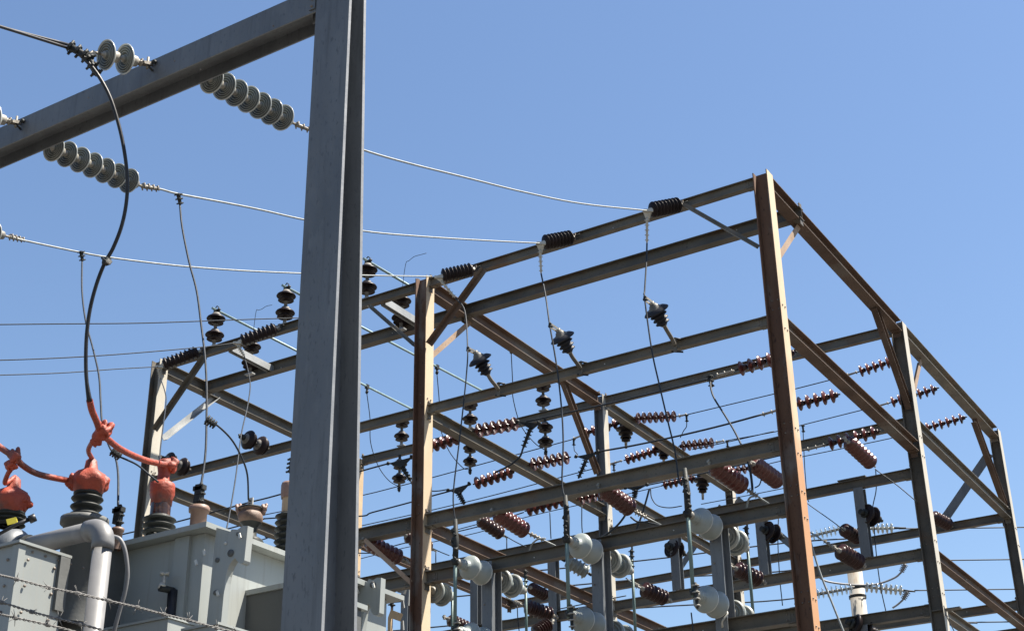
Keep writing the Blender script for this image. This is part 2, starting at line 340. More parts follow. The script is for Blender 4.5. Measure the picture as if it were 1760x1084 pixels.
# knee braces
def knee(p, q, m, side, w=.085, fl=False, up=Z, label=None):
    b = MB()
    if fl: b.hbeam(p, q, side, w*.7, w*1.1, .008, .008, m)
    else: b.angle(p, q, up, side, w, .01, m)
    o = b.build('brace', m, fr)
    if label: o['label'] = label
def fy(u, v, y=-.07): return Y_(u, v, y)
def fx(u, v, x): return X_(u, v, x)
knee(fy(352, 612), fy(266, 738), 'steel', X, .09)
knee(fx(372, 685, -12), fx(281, 757, -12), 'whitech', Z, .10, up=X)
knee(fy(831, 462), fy(737, 591), 'rustbeam', X, .09)
knee(fy(634, 528), fy(712, 596), 'steel', X, .06)
knee(fx(812, 556, -6.03), fx(742, 618, -6.03), 'rustlight', Z, .09, up=-X)
knee(fy(1172, 354), fy(1302, 428), 'steel', X, .065)
knee(fx(1377, 391, 0), fx(1338, 452, 0), 'rustlight', Z, .10, up=-X)
knee(fx(967, 652, -6.03), fx(1027, 812, -6.03), 'rustbeam', Y, .13, up=-X, fl=True)
knee(fx(1503, 528, 0), fx(1563, 700, 0), 'rustbeam', Y, .15, up=-X, fl=True)
knee(fx(1585, 622, 0), fx(1571, 688, 0), 'rustlight', Z, .09, up=-X)
knee(fx(1674, 722, 0), fx(1728, 870, 0), 'rustbeam', Y, .15, up=-X, fl=True)
knee(Y_(1694, 775, 12.1), Y_(1617, 887, 12.1), 'galv', X, .19, up=Y)
knee(Y_(1262, 862, 12.1), Y_(1362, 946, 12.1), 'galv', X, .16, up=Y)
knee(Y_(1236, 866, 12.1), Y_(1163, 976, 12.1), 'galv', X, .14, up=Y)
knee(Y_(624, 930, -.1), Y_(704, 1004, -.1), 'rustlight', X, .07)
# zinc channels bridging the two top beams, under the post insulators
def channel(u0, v0, u1, v1):
    a = Y_(u0, v0, .0); a.z = H0-.05; b_ = V((a.x, 1.27, a.z)); c = MB()
    c.hbeam(a+V((0, .062, 0)), b_, X, .13, .10, .012, .012, 'whitech'); c.build('channel', 'whitech', fr); return a.x
chx = [channel(392, 605, 0, 0), channel(528, 560, 0, 0), channel(655, 515, 0, 0)]
# upright posts of the switches (front, between F4 and F5) and plain uprights of the second row
PX = []
for (u, v) in ((845, 978), (1032, 944), (1235, 908)):
    p = Y_(u, v, 0); PX.append(p.x); b = MB()
    b.hbeam(V((p.x, 0, ZF5-1.6)), V((p.x, 0, ZF4+.03)), Y, .17, .27, .012, .01, 'galv', fm=lambda k: 'whitech' if k in (1, 5) else None)
    for z in (-.3, -.6, -1.1): b.bolt(V((p.x-.04, -.14, ZF4+z)), -Y, .012, .01, 'rbolt')
    b.build('upright', 'galv', fr)
UP = []
for (u, v) in ((1158, 882), (1305, 860), (1475, 826), (950, 925), (818, 960), (700, 975)):
    p = Y_(u, v, 6); UP.append(p.x); b = MB()
    b.hbeam(V((p.x, 6, ZR5-1.2 if u < 1000 else ZR4+.09)), V((p.x, 6, ZR3-.085)), Y, .17, .16, .012, .01, 'galv')
    for k in range(9): b.bolt(V((p.x-.07, 5.915, ZR3-.2-.12*k)), -Y, .009, .006, 'rbolt')
    b.build('upright', 'galv', fr)
for (u, v) in ((1480, 1048), (1290, 1090)):
    p = Y_(u, v, 6); b = MB(); b.hbeam(V((p.x, 6, ZR5-1.4)), V((p.x, 6, ZR5-.09)), Y, .2, .16, .012, .01, 'galv'); b.build('upright', 'galv', fr)
# gusset plates on top flanges, little roof plates at RD3
for (u, v) in ((1465, 822), (1625, 1046)): 
    p = Y_(u, v, 6); b = MB(); b.box(p+V((-.25, 0, -.015)), p+V((.25, 0, -.015)), .14, .02); b.build('gusset_plate', 'steel', fr)

# ================================================================ foreground gantry
YG = -10.353
gp = Y_(572, 0, YG); gb = Y_(512, 1084, YG); GX = (Y_(544, 0, YG).x+Y_(600.5, 0, YG).x)/2; GW = Y_(600.5, 0, YG).x-Y_(544, 0, YG).x
ga = thing('foreground_gantry', 'large smooth grey foreground column with a heavy beam coming from the left edge', 'steel gantry', V((GX, YG, 0)))
b = MB(); tz = 9.75
def rearY(z):   # rear flange leans away downwards
    t = (9.1-z)/5.0; return YG+.185+.155*t
z0, z1 = .3, tz; tf = .03
b.prism([(-GW/2, 0), (GW/2, 0), (GW/2, tf), (-GW/2, tf)], V((GX, YG, z0)), V((GX, YG, z1)), X, Y, fm=lambda i: 'sunedge' if i in (1, 3) else None)
ra, rb = rearY(z0), rearY(z1)
b.prism([(-GW/2, 0), (GW/2, 0), (GW/2, tf), (-GW/2, tf)], V((GX, ra, z0)), V((GX, rb, z1)), X, Y, fm=lambda i: 'sunedge' if i in (1, 3) else None)
# web
vs = [V((GX-.006, YG+tf, z0)), V((GX-.006, ra, z0)), V((GX-.006, rb, z1)), V((GX-.006, YG+tf, z1))]
b.add(vs+[v_+V((.012, 0, 0)) for v_ in vs], [[0, 1, 2, 3], [7, 6, 5, 4], [0, 4, 5, 1], [3, 2, 6, 7], [1, 5, 6, 2], [0, 3, 7, 4]])
b.box(V((GX, YG+.35, .02)), V((GX, YG+.35, .3)), 1.1, 1.3, Y, 'conc')
b.build('column', 'galv', ga)
zb = Y_(543, 16, YG+.0).z; zl = Y_(0, 257, YG).z; zbot = (zb+zl)/2; gh = .245; gd = .245
xe = GX-GW/2-.006
b = MB(); b.hbeam(V((-4.9, YG+gd/2+.004, zbot+gh/2)), V((xe, YG+gd/2+.004, zbot+gh/2)), Y, gh, gd, .014, .012)
for u, v in ((300, 105), (152, 168), (345, 120), (470, 45)): b.bolt(Y_(u, v, YG+.004), -Y, .006, .006, 'rbolt')
b.build('beam', 'galv', ga)['label'] = 'heavy grey beam with dark recessed underside'
b = MB(); b.box(V((xe-.06, YG-.006, zbot+gh/2)), V((xe+.0, YG-.006, zbot+gh/2)), .01, gh*.8, Z, 'galv')
for dz in (-.07, 0, .07): b.bolt(V((xe-.03, YG-.011, zbot+gh/2+dz)), -Y, .012, .012, 'rbolt')
b.build('splice_clip', 'galv', ga)
b = MB(); b.box(V((xe-.004, YG+.1, zbot-.02)), V((xe-.004, YG+.1, zbot+gh+.02)), .2, .008, Y); b.build('end_plate', 'galv', ga)

# ================================================================ shared insulator meshes (local +Z)
def disc_mesh(kind, capm, glaze, under, rim, mid, R=.115, n=36):
    b = MB(); s = R/.115
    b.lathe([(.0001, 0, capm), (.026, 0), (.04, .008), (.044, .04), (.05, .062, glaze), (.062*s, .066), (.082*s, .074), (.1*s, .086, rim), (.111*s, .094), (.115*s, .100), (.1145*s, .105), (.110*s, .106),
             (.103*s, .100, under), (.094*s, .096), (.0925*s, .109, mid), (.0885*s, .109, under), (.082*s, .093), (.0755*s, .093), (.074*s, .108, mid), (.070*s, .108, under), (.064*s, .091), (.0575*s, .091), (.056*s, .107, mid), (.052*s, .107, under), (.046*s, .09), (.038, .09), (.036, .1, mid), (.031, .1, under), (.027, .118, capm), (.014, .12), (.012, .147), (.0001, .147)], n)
    return b.data('disc', glaze)
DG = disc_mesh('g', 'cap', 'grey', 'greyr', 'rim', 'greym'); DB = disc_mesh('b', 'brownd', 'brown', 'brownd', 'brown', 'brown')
def rod_mesh(n, r, core, L, m, capm, cap=.07, taper=0, alt=0):
    b = MB(); pr = [(.0001, 0, capm), (.03, 0), (.035, cap*.9, m), (core, cap, m)]; st = (L-2*cap)/n
    for i in range(n):
        z = cap+st*i; rr = r*(1-taper*i/n)*(1-(alt if i % 2 else 0))
        pr += [(core, z+st*.05), (rr*.75, z+st*.28), (rr*.97, z+st*.48), (rr, z+st*.58), (rr*.97, z+st*.66), (rr*.7, z+st*.72), (core*1.02, z+st*.86)]
    pr += [(core, L-cap, m), (.035, L-cap*.9, capm), (.03, L), (.0001, L)]
    b.lathe(pr, 28); return b.data('sheds', m)
DARKROD = rod_mesh(8, .125, .088, .62, 'dark', 'alum', .05); BRROD = rod_mesh(7, .132, .095, .80, 'brown', 'cap', .05); BRRODD = rod_mesh(6, .122, .08, .62, 'brownd', 'cap', .06)
def pin_mesh(m, capm, s=1):
    b = MB()
    pr = [(.0001, .34, capm), (.045, .34), (.062, .325), (.075, .30), (.082, .285, m), (.11, .27), (.145, .24), (.157, .215), (.155, .205), (.12, .215), (.07, .205), (.06, .18), (.09, .165), (.125, .135), (.128, .125), (.1, .13), (.05, .118), (.03, .11, capm), (.027, 0), (.0001, 0)]
    b.lathe(pr[::-1] if 0 else pr, 30); return b.data('pin_unit', m)
PIN = pin_mesh('dark', 'capd')
def brk_mesh():
    b = MB(); pr = [(.0001, .5, 'capd'), (.04, .5), (.045, .475), (.06, .46), (.066, .425), (.078, .42), (.08, .405), (.095, .40, 'slate'), (.13, .385), (.165, .345), (.172, .325), (.165, .315), (.13, .32), (.075, .29)]
    for k, (r, z) in enumerate(((.115, .235), (.105, .15), (.095, .07))): pr += [(r*.8, z+.035), (r, z+.012), (r*.97, z-.005), (.065, z-.02)]
    pr += [(.045, .02, 'cap'), (.035, 0), (.0001, 0)]
    b.lathe(pr, 30); return b.data('shed_body', 'slate')
BRK = brk_mesh()
def bell_mesh(big, m, under, capm):
    """two-bell switch post, base at z=0, live end (cap) at z=.62"""
    b = MB(); R = big
    pr = [(.0001, 0, capm), (.075, 0), (.085, .05), (.07, .06, m), (.075, .08, under), (R*.55, .085), (R*.6, .07), (R*.68, .07), (R*.72, .085), (R*.8, .085), (R*.84, .068), (R*.9, .068), (R*.95, .08), (R*.985, .085, m), (R, .095, 'rim' if m == 'grey' else m), (R*.985, .108, m), (R*.9, .15), (R*.72, .185), (R*.5, .205), (R*.36, .225), (R*.33, .27), (R*.34, .31),
          (R*.4, .33, under), (R*.5, .33), (R*.55, .315), (R*.63, .315), (R*.68, .335), (R*.76, .335), (R*.8, .318), (R*.88, .318), (R*.93, .33), (R*.985, .335, m), (R, .345, 'rim' if m == 'grey' else m), (R*.985, .355, m), (R*.9, .375), (R*.72, .395), (R*.52, .415), (R*.42, .43), (R*.38, .46), (R*.43, .47), (R*.43, .485), (R*.36, .495), (R*.36, .51), (R*.42, .52), (R*.42, .535), (R*.34, .545), (.06, .55, capm), (.068, .60), (.055, .62), (.0001, .62)]
    b.lathe(pr, 36); return b.data('porcelain_bells', m)
BELL = bell_mesh(.225, 'grey', 'greym', 'cap'); BELLD = bell_mesh(.19, 'dark', 'dark', 'dkhard')
def hang_mesh():
    b = MB(); pr = [(.0001, .62, 'dkhard'), (.12, .62), (.12, .57), (.1, .56, 'dark')]
    for r, z in ((.2, .47), (.15, .36), (.115, .26), (.09, .19)): pr += [(r*.7, z+.06), (r, z+.015), (r*.98, z-.005), (r*.55, z-.015)]
    pr += [(.03, .15, 'cap'), (.026, 0), (.0001, 0)]; b.lathe(pr, 28); return b.data('sheds', 'dark')
HANG = hang_mesh(); GREYROD = rod_mesh(5, .2, .15, .62, 'grey', 'cap', .05)

# ---------------------------------------------------------------- insulator strings of separate discs
def string(name, label, a, e, me, n=7, R=1, group=None, flip=False, fit='hard', t0=.06, t1=.06, fa=True):
    """discs from attachment a to line end e; caps towards a unless flip"""
    t = thing(name, label, 'insulator string', a, group); d = (e-a); L = d.length; d.normalize(); st = (L*(1-t0-t1))/n; s0 = L*t0
    for i in range(n):
        p = a+d*(s0+st*i); q = p+d*st
        # small random sway
        place('disc', me, t, q if flip else p, p if flip else q, R, .147)
    b = MB(); b.tube([e-d*L*t1, e], .013, 8, fit); b.build('fitting', 'hard', t); b = MB(); b.tube([a, a+d*s0*.9], .014, 8, fit)
    if fa:
        b.box(a+d*s0*.15, a+d*s0*.75, .045, .03, Z, fit); b.lathe([(.0001, -.03), (.012, -.03), (.012, .03), (.0001, .03)], 8, fit, a+d*s0*.35, d.cross(Z).normalized()); b.bolt(a+d*s0*.35, d.cross(Z), .02, .035, fit)
    b.build('fitting', fit, t); return t
# foreground strings (the beam's far side)
GY2 = YG+gd+.02
WA = {}
def fstring(label, a_px, pxs, e_px, t):
    pass
E1, E2, E3 = Y_(1112, 362, -.58), Y_(928, 418, -.58), Y_(740, 475, -.58)
a1 = Y_(352, 131, GY2); a2 = Y_(80, 250, GY2); a3 = Y_(-186, 360, GY2)
def lerp(a, b, t): return a*(1-t)+b*t
s1e = P_(506, 213, dep(a1)+1.15); s2e = P_(243, 320, dep(a2)+1.15); s3e = P_(16, 407, dep(a3)+1.15)
dsc = 1.12
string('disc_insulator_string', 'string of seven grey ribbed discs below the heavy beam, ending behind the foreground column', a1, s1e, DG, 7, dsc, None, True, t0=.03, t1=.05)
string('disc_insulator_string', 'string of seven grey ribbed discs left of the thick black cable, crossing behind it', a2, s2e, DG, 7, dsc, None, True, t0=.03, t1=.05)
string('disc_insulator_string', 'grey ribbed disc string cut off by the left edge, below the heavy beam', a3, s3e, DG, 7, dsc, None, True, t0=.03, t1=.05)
# two-disc strings on the near side
def pair(label, a_px, e_px, d0, d1):
    a = Y_(*a_px, YG-.005); e = P_(*e_px, dep(a)-d1)
    t = thing('disc_insulator_pair', label, 'insulator string', a); d = (e-a); L = d.length; d.normalize()
    for k in (0, 1):
        p = a+d*(L*.27+L*.31*k); place('disc', DG, t, p, p+d*L*.30, 1.16, .147)
    b = MB(); b.tube([a, a+d*L*.3], .013, 8, 'hard'); b.box(a+d*.02, a+d*.1, .05, .028, Z, 'hard')
    b.tube([a+d*.05+Z*.07, a+d*.05-Z*.05], .011, 8, 'hard'); b.tube([a+V((.03, 0, .015)), a+d*.07, a+V((.015, 0, -.07))], .011, 8, 'dkhard')
    b.blob(a+V((.03, -.01, .015)), .02, 'dkhard'); b.blob(a+d*.13, .028, 'hard', 3, .3)
    b.tube([e-d*L*.12, e], .013, 8, 'hard'); b.build('fitting', 'hard', t); return a, e
pa, pe = pair('pair of grey ribbed discs on the heavy beam beside the thick black cable', (262, 112), (160, 90), 0, .46)
pair('pair of grey discs at the left edge, its bronze fitting bolted to the heavy beam', (36, 213), (-66, 191), 0, .46)
# black twin cable, its dead-end clamp and the drop to the orange junction
TK = P_(355, 895, 12.0); ZL = TK.z                       # near corner of the transformer lid
KP = P_(172, 742, 11.6)
c0 = P_(128, 84, dep(pe))
t = thing('twin_cable', 'thick twin black cable from the upper left curving down to the orange junction', 'cable', c0)
for off in (-1, 1):
    b = MB(); o1 = V((0, 0, .017))*off; pts = path([P_(-60, 25, dep(pe)-1.2)+o1, (0, 46), P_(118, 80, dep(pe))+o1]); b.tube(smooth(pts), .0135, 8); b.build('cable', 'wire' if 0 else 'rubber', t)
    o2 = (R_*.012)*off
    pts = path([P_(133, 88, dep(pe)-.02)+o2, (155, 112), (172, 135), (188, 165), (200, 200), (211, 245), (218, 295), (218, 340), (210, 385), (195, 425), (180, 452), (166, 488), (155, 530), (149, 575), (147.5, 620), (149, 655), P_(154, 690, 11.55)+o2*.6])
    b = MB(); b.tube(smooth(pts), .0155, 10); b.build('cable', 'rubber', t)
b = MB()
q0, q1, q2 = P_(118, 80, dep(pe)), P_(150, 97, dep(pe)-.02), P_(168, 130, dep(pe)-.03)
b.clamp(q0, q1, 3, .085, 'dkhard'); b.clamp(q1, q2, 3, .085, 'dkhard'); b.tube([q1, P_(160, 90, dep(pe)), pe], .016, 8, 'hard'); b.box(q1, P_(164, 92, dep(pe)), .03, .05, Z, 'cap')
b.tube([P_(114, 84, dep(pe)), P_(118, 92, dep(pe)), P_(124, 90, dep(pe)), P_(124, 84, dep(pe))], .005, 6, 'dkhard')
b.build('clamp', 'dkhard', t)
b = MB(); q = P_(183, 450, 11.75); b.box(q-Z*.02, q+Z*.03, .05, .05, X, 'dkhard'); b.tube([P_(174, 443, 11.7), P_(190, 453, 11.7)], .008, 6, 'dkhard'); b.box(P_(184, 447, 11.66), P_(191, 452, 11.66), .02, .03, Z, 'cap'); b.build('tie', 'dkhard', t)

# ================================================================ conductors
def conductor(name, label, pts, r, m='wire', group=None, cat='wire', n=6, sm=6):
    p = smooth(path(pts), sm); b = MB(); b.tube(p, r, n); o = b.build(name, m, origin=p[0]); tag(o, label, cat, group); return o
def wire_with(name, label, pts, r, m, clamps, group=None, cat='wire', cm='dkhard'):
    pp = path(pts); p = smooth(pp, 6); t = thing(name, label, cat, p[0], group)
    b = MB(); b.tube(p, r, 6); b.build('strand', m, t)
    for c in clamps:
        b = MB(); b.clamp(c[0], c[1], c[2], c[3], c[4] if len(c) > 4 else cm); b.build('clamp', cm, t)
    return t
W1 = [P_(506, 213, dep(s1e)), (531, 223), (625, 258), (700, 280), (800, 305), (900, 330), (1000, 350), E1]
wire_with('span_wire', 'highest bright span wire, ending at the rightmost black insulator on the top beam', W1, .011, 'wire', [(P_(508, 214, dep(s1e)), P_(533, 224, dep(s1e)+.15), 3, .05, 'hard')])
W2 = [s2e, (275, 325), (305, 333), (380, 347), (450, 361), (520, 377), (625, 397), (720, 406), (830, 413), E2]
wire_with('span_wire', 'bright span wire from the seven disc string to the middle top beam insulator', W2, .011, 'wire', [(s2e, P_(274, 325, dep(s2e)+.2), 4, .055, 'hard')])
W3 = [s3e, (45, 414), (140, 434), (193, 443), (300, 456), (400, 464), (500, 469), (620, 473), E3]
wire_with('span_wire', 'lowest bright span wire from the left edge to the insulator above the centre column', W3, .011, 'wire', [(s3e, P_(42, 413, dep(s3e)+.25), 4, .055, 'hard')])
# black strain insulators along the top beam
def strainins(label, a_px, e_pt, beamY=-.075, dropdir=None, da=(0, 0)):
    a = Y_(*a_px, beamY); t = thing('strain_insulator', label, 'insulator', a); d = (e_pt-a); L = d.length; d.normalize()
    place('sheds', DARKROD, t, a+d*.01, e_pt-d*.04, .96, .62)
    b = MB(); b.box(a-V((0, .0, .06)), a+V((0, 0, .06)), .05, .03, Y, 'rbolt'); b.tube([a, a+d*.06], .02, 8, 'cap'); b.tube([a+X*.1+Z*.02, a], .012, 6, 'dkhard'); b.build('bracket', 'hard', t)
    dn = dropdir
    b = MB(); b.tube([e_pt-d*.11, e_pt], .022, 8, 'alum'); b.box(e_pt-R_*.05, e_pt+R_*.09, .035, .04, Z, 'alum'); b.add([e_pt-R_*.07+Z*.01, e_pt+R_*.07+Z*.01, e_pt+(dn-e_pt)*.25+R_*.02, e_pt+(dn-e_pt)*.25-R_*.02]+[x+V((.0, .03, 0)) for x in (e_pt-R_*.07+Z*.01, e_pt+R_*.07+Z*.01, e_pt+(dn-e_pt)*.25+R_*.02, e_pt+(dn-e_pt)*.25-R_*.02)], [[0, 1, 2, 3], [7, 6, 5, 4], [0, 4, 5, 1], [1, 5, 6, 2], [2, 6, 7, 3], [3, 7, 4, 0]], False, 'alum')
    b.clamp(e_pt+(dn-e_pt)*.2, dn, 5, .05, 'alum'); b.build('dead_end_clamp', 'alum', t); return t
def near(p, u, v, dd=0): return P_(u, v, dep(p)+dd)
N1, N2, N3 = near(E1, 1112, 418), near(E2, 930, 470), near(E3, 783, 512)
strainins('black ribbed insulator on the top beam, nearest the right corner column', (1172, 351), E1, dropdir=N1)
strainins('black ribbed insulator on the top beam, middle of the right-hand bay', (987, 407), E2, dropdir=N2)
strainins('black ribbed insulator just above the rusty centre column', (817, 462), near(E3, 752, 476), dropdir=N3)
E4 = Y_(406, 589, -.58); E5 = Y_(272, 630, -.58); N4 = near(E4, 420, 612); N5 = near(E5, 276, 650)
strainins('black ribbed insulator just left of the foreground column, on the top beam', (480, 562), E4, dropdir=N4)
strainins('black ribbed insulator at the far left corner column', (346, 602), E5, dropdir=N5)
L1 = Y_(515, 546, -.15)
wire_with('distant_wire', 'highest of the three thin wires running left from the frame', [L1, (420, 549), (250, 555), (100, 556.5), P_(-40, 558, 22)], .009, 'dwire', [])
wire_with('distant_wire', 'middle thin wire running left from the frame', [E4, (340, 597), (200, 609), (80, 616), P_(-40, 620, 22)], .009, 'dwire', [])
wire_with('distant_wire', 'lowest thin wire running left from the far corner insulator', [E5, (200, 634), (100, 641), P_(-40, 645.5, 22)], .009, 'dwire', [])
# droppers from the strain clamps down past the bracket insulators to the switches
SWX = PX
def live_pt(u, v, x): return X_(u, v, x)
# ================================================================ bracket insulators on the second front beam
BK = []
for (cu, cv, tu, tv, bu, bv, pu, pv, lab) in ((805, 600, 818, 606, 839, 644, 858, 668, 'slate insulator on a bent bracket, nearest the centre column'), (946, 559, 960, 568, 980, 606, 999, 632, 'slate insulator on a bent bracket, middle one of three'), (1109, 513, 1121, 522, 1142, 560, 1161, 592, 'slate insulator on a bent bracket, highest and nearest the right corner column')):
    base = Y_(pu, pv, -.07); t = thing('bracket_insulator', lab, 'insulator', base)
    top = Y_(tu, tv, -.62); bot = Y_(bu, bv, -.36); place('shed_body', BRK, t, bot, top, 1.12, .5)
    b = MB(); d = (top-bot).normalized(); b.tube(smooth([bot+d*.02, bot-d*.08, lerp(bot-d*.14, base, .45)+Y*.0, base+V((0, -.03, -.02))]), .03, 10, 'steel')
    b.box(base+V((0, -.02, .1)), base+V((0, -.02, -.12)), .05, .02, Y, 'steel'); b.tube([base+V((-.06, -.02, -.10)), base+V((.1, .03, -.13))], .014, 6, 'dkhard'); b.tube([base+V((.0, -.03, .09)), base+V((.09, .03, .07))], .014, 6, 'dkhard'); b.build('bracket', 'steel', t)
    cp = Y_(cu, cv, -.72); b = MB()
    sd_ = d.cross(Z).normalized()*.03
    for sg in (-1, 1): b.box(top+sd_*sg, cp+sd_*sg, .012, .03, Z, 'cap')
    b.tube([top+d*.03, top-d*.04], .035, 8, 'cap'); b.blob(cp, .035, 'dkhard', 5, .3); b.build('clamp', 'cap', t); BK.append(cp)
# ================================================================ pole-top switches on the uprights
sw = []
def switch(x, label, front, lower, tube, rearu, rearl, rtube, ap):
    t = thing('disconnect_switch', label, 'disconnect switch', V((x, -.14, ZF4-.3)))
    up_base = X_(front[2], front[3], x); up_base.y = -.14; Lb = .78
    live = up_base+V((0, -Lb, 0)); place('porcelain_bells', BELL, t, up_base, live, .80, .62)
    lo = X_(lower[0], lower[1], x); lo.y = -.14; live2 = lo+V((0, -Lb, 0)); place('porcelain_bells', BELL, t, lo, live2, .80, .62)
    r_up = up_base+V((0, .28, 0)); r_live = r_up+V((0, Lb, 0)); place('porcelain_bells', BELL, t, r_up, r_live, .80, .62)
    r_lo = lo+V((0, .28, 0)); r_live2 = r_lo+V((0, Lb, 0)); place('porcelain_bells', BELL, t, r_lo, r_live2, .80, .62)
    b = MB(); b.tube([live+V((0, -.03, .35)), live2+V((0, -.03, -.05))], .026, 12, 'pipe')
    b.tube([live+V((0, -.03, .62)), live+V((.01, -.03, .3)), live+V((.0, -.03, -.06))], [.028, .045, .04], 10, 'dkhard')
    for k in range(7): b.blob(live+V((random.uniform(-.04, .04), -.05, .45-.07*k)), .035, 'dkhard', k, .3, 6)
    b.build('blade', 'pipe', t)
    b = MB(); b.clamp(live2+V((.05, -.06, .12)), live2+V((.06, -.06, -.22)), 4, .07, 'dkhard', 'cap'); b.blob(live2+V((0, -.03, 0)), .05, 'dkhard', 4, .25, 8); b.build('jaw', 'dkhard', t); b = MB(); b.blob(live+V((0, -.03, 0)), .055, 'dkhard', 9, .25, 8); b.build('jaw', 'dkhard', t)
    b = MB(); b.tube([r_live+V((0, .03, .22)), r_live2+V((0, .03, -.05))], .022, 10, 'pipe'); b.clamp(r_live+V((0, .03, .34)), r_live+V((0, .03, .05)), 4, .06, 'dkhard'); b.build('rear_bar', 'pipe', t)
    b = MB()
    for z in (up_base, lo):
        b = MB(); b.box(V((x+.02, -.165, z.z)), V((x+.02, -.142, z.z)), .16, .14, Z, 'galv'); b.build('mounting_plate', 'galv', t)
    # latch hook in front of the post
    b = MB(); b.tube(smooth([V((x+.02, -.17, lo.z-.28)), V((x+.06, -.24, lo.z-.22)), V((x+.12, -.2, lo.z-.12)), V((x+.06, -.17, lo.z-.05))]), .013, 8, 'alum'); b.build('hook', 'alum', t)
    return live, live2, r_live
SL = []
for k, (x, up, lo, lab) in enumerate(((PX[0], (0, 0, 838, 988), (838, 1102), 'grey two-bell disconnect switch just right of the rusty centre column'), (PX[1], (0, 0, 1026, 952), (1032, 1078), 'grey two-bell disconnect switch in the middle of the three front ones'), (PX[2], (0, 0, 1232, 912), (1242, 1044), 'grey two-bell disconnect switch nearest the right corner column'))):
    SL.append(switch(x, lab, up, lo, None, None, None, None, None))
D1 = [N1, (1111, 450), (1108, 500), BK[2]+V((.0, -.02, 0)), (1120, 600), (1133, 660), (1147, 720), (1160, 775), (1168, 830), SL[2][0]+V((0, -.03, .55))]
D2 = [N2, (938, 510), BK[1]+V((0, -.02, 0)), (957, 630), (965, 700), (968, 760), (966, 830), SL[1][0]+V((0, -.03, .55))]
D3 = [N3, (799, 535), BK[0]+V((0, -.02, 0)), (802, 640), (796, 700), (788, 770), (779, 850), SL[0][0]+V((0, -.03, .55))]
for d, lab in ((D1, 'dark dropper wire hanging from the rightmost top beam clamp down to the right switch'), (D2, 'dark dropper wire from the middle top beam clamp down to the middle switch'), (D3, 'dark dropper wire from the clamp over the centre column down to the left switch')):
    conductor('dropper_wire', lab, d, .012, 'dwire')
# droppers left bay
conductor('dropper_wire', 'thin dropper wire from the clamp left of the foreground column down behind the transformer', [N4, (427, 640), (430, 665), (425, 700), (415, 745), (405, 820), (395, 880), P_(388, 915, 20)], .010, 'dwire')
conductor('dropper_wire', 'thin dropper wire beside the far left corner column', [N5, (284, 675), (285, 695), (280, 735), (275, 780), P_(277, 810, 19)], .010, 'dwire')
# droppers off the span wires towards the transformer
def near3(p, q, t): return lerp(p, q, t)
zt = 12.1
q = path([s2e, (305, 333), E2])[1]; q = P_(307, 335, dep(s2e)+.3)
bush4 = P_(345, 838, 12.3)
T1 = wire_with('dropper_wire', 'dropper wire clamped to the middle span wire and ending at the front transformer bushing', [P_(309, 350, dep(q)), (313, 390), (325, 450), (338, 500), (346, 560), (352, 610), (355, 660), (355, 720), (353, 780), bush4], .010, 'dwire', [(P_(306, 332, dep(q)), P_(310, 352, dep(q)), 3, .055), ], cm='dkhard')
q = P_(140, 434, dep(s3e)+.9); bush3 = P_(203, 868, 12.4)
T2 = wire_with('dropper_wire', 'dropper wire from the lowest span wire, passing behind the orange junction to the left bushing', [P_(141, 448, dep(q)), (141, 500), (147, 550), (160, 600), (170, 645), (173, 690), (176, 730), (187, 765), (198, 785), (203, 815), bush3], .010, 'dwire', [(P_(139, 431, dep(q)), P_(142, 449, dep(q)), 3, .055), (P_(192, 774, 12.4), P_(207, 785, 12.4), 4, .06)], cm='dkhard')
conductor('jumper_wire', 'short dark jumper from the coil clamp to the orange capped bushing', [P_(207, 785, 12.4), (235, 798), (256, 815), P_(272, 828, 12.2)], .009, 'dwire')
wire_with('jumper_wire', 'arching dark jumper from the dropper to the bracketed bushing', [P_(358, 722, 12.3), (375, 732), (398, 755), (415, 785), (425, 815), P_(427, 858, 12.7)], .0085, 'dwire', [(P_(354, 720, 12.3), P_(371, 731, 12.3), 4, .06)], cm='dkhard')

# ================================================================ post insulators and the sloping bus pipes
def post(label, base, n=2, s=1, clampm='dkhard', grp=None, foot=True, hang=False):
    t = thing('post_insulator', label, 'insulator', base, grp); h = .33*s
    for k in range(n): place('pin_unit', PIN, t, base+Z*(h*k+.02), base+Z*(h*(k+1)+.02), s*1.1, .34)
    top = base+Z*(h*n+.02); b = MB()
    if foot: b.box(base-X*.09, base+X*.09, .1, .02, Z, 'whitech'); b.lathe([(.04, 0), (.03, .06)], 10, 'cap', base); b.build('foot', 'whitech', t); b = MB()
    if hang: b.blob(base-Z*.03, .04, 'dkhard', 3, .3, 8); b.tube([base, base-Z*.09], .016, 8, 'dkhard'); b.tube([top, top+Z*.1], .03, 8, 'dkhard')
    else:
        b.box(top+V((-.04, 0, .03)), top+V((.04, 0, .03)), .08, .05, Z, clampm); 
        b.tube([top+V((-.03, 0, .02)), top+V((-.04, 0, .1)), top+V((0, 0, .14)), top+V((.045, 0, .1)), top+V((.035, 0, .02))], .011, 6, clampm)
        b.blob(top+V((.05, 0, .05)), .03, clampm, 2, .3, 6); b.blob(top+V((-.05, .02, .04)), .028, clampm, 6, .3, 6)
    b.build('clamp', clampm, t); return top
def fpost(x, y): return V((x, y, H0-.11))
fp = [fpost(c, .05) for c in (Y_(370, 588, .05).x, Y_(491, 556, .05).x, Y_(632, 512, .05).x)]
labs = ['left end, near the far left corner column', 'just left of the foreground column', 'just right of the foreground column']
rearx = [fp[0].x, fp[1].x, fp[2].x]
tops = []; rt = []
for k in range(3):
    tops.append(post('double dark post insulator on the top beam, '+labs[k], V((fp[k].x, .02, H0+.07)), 2))
    rt.append(post('double dark post insulator on the rear beam, '+labs[k], V((fp[k].x, 1.02, H0-.11)), 2))
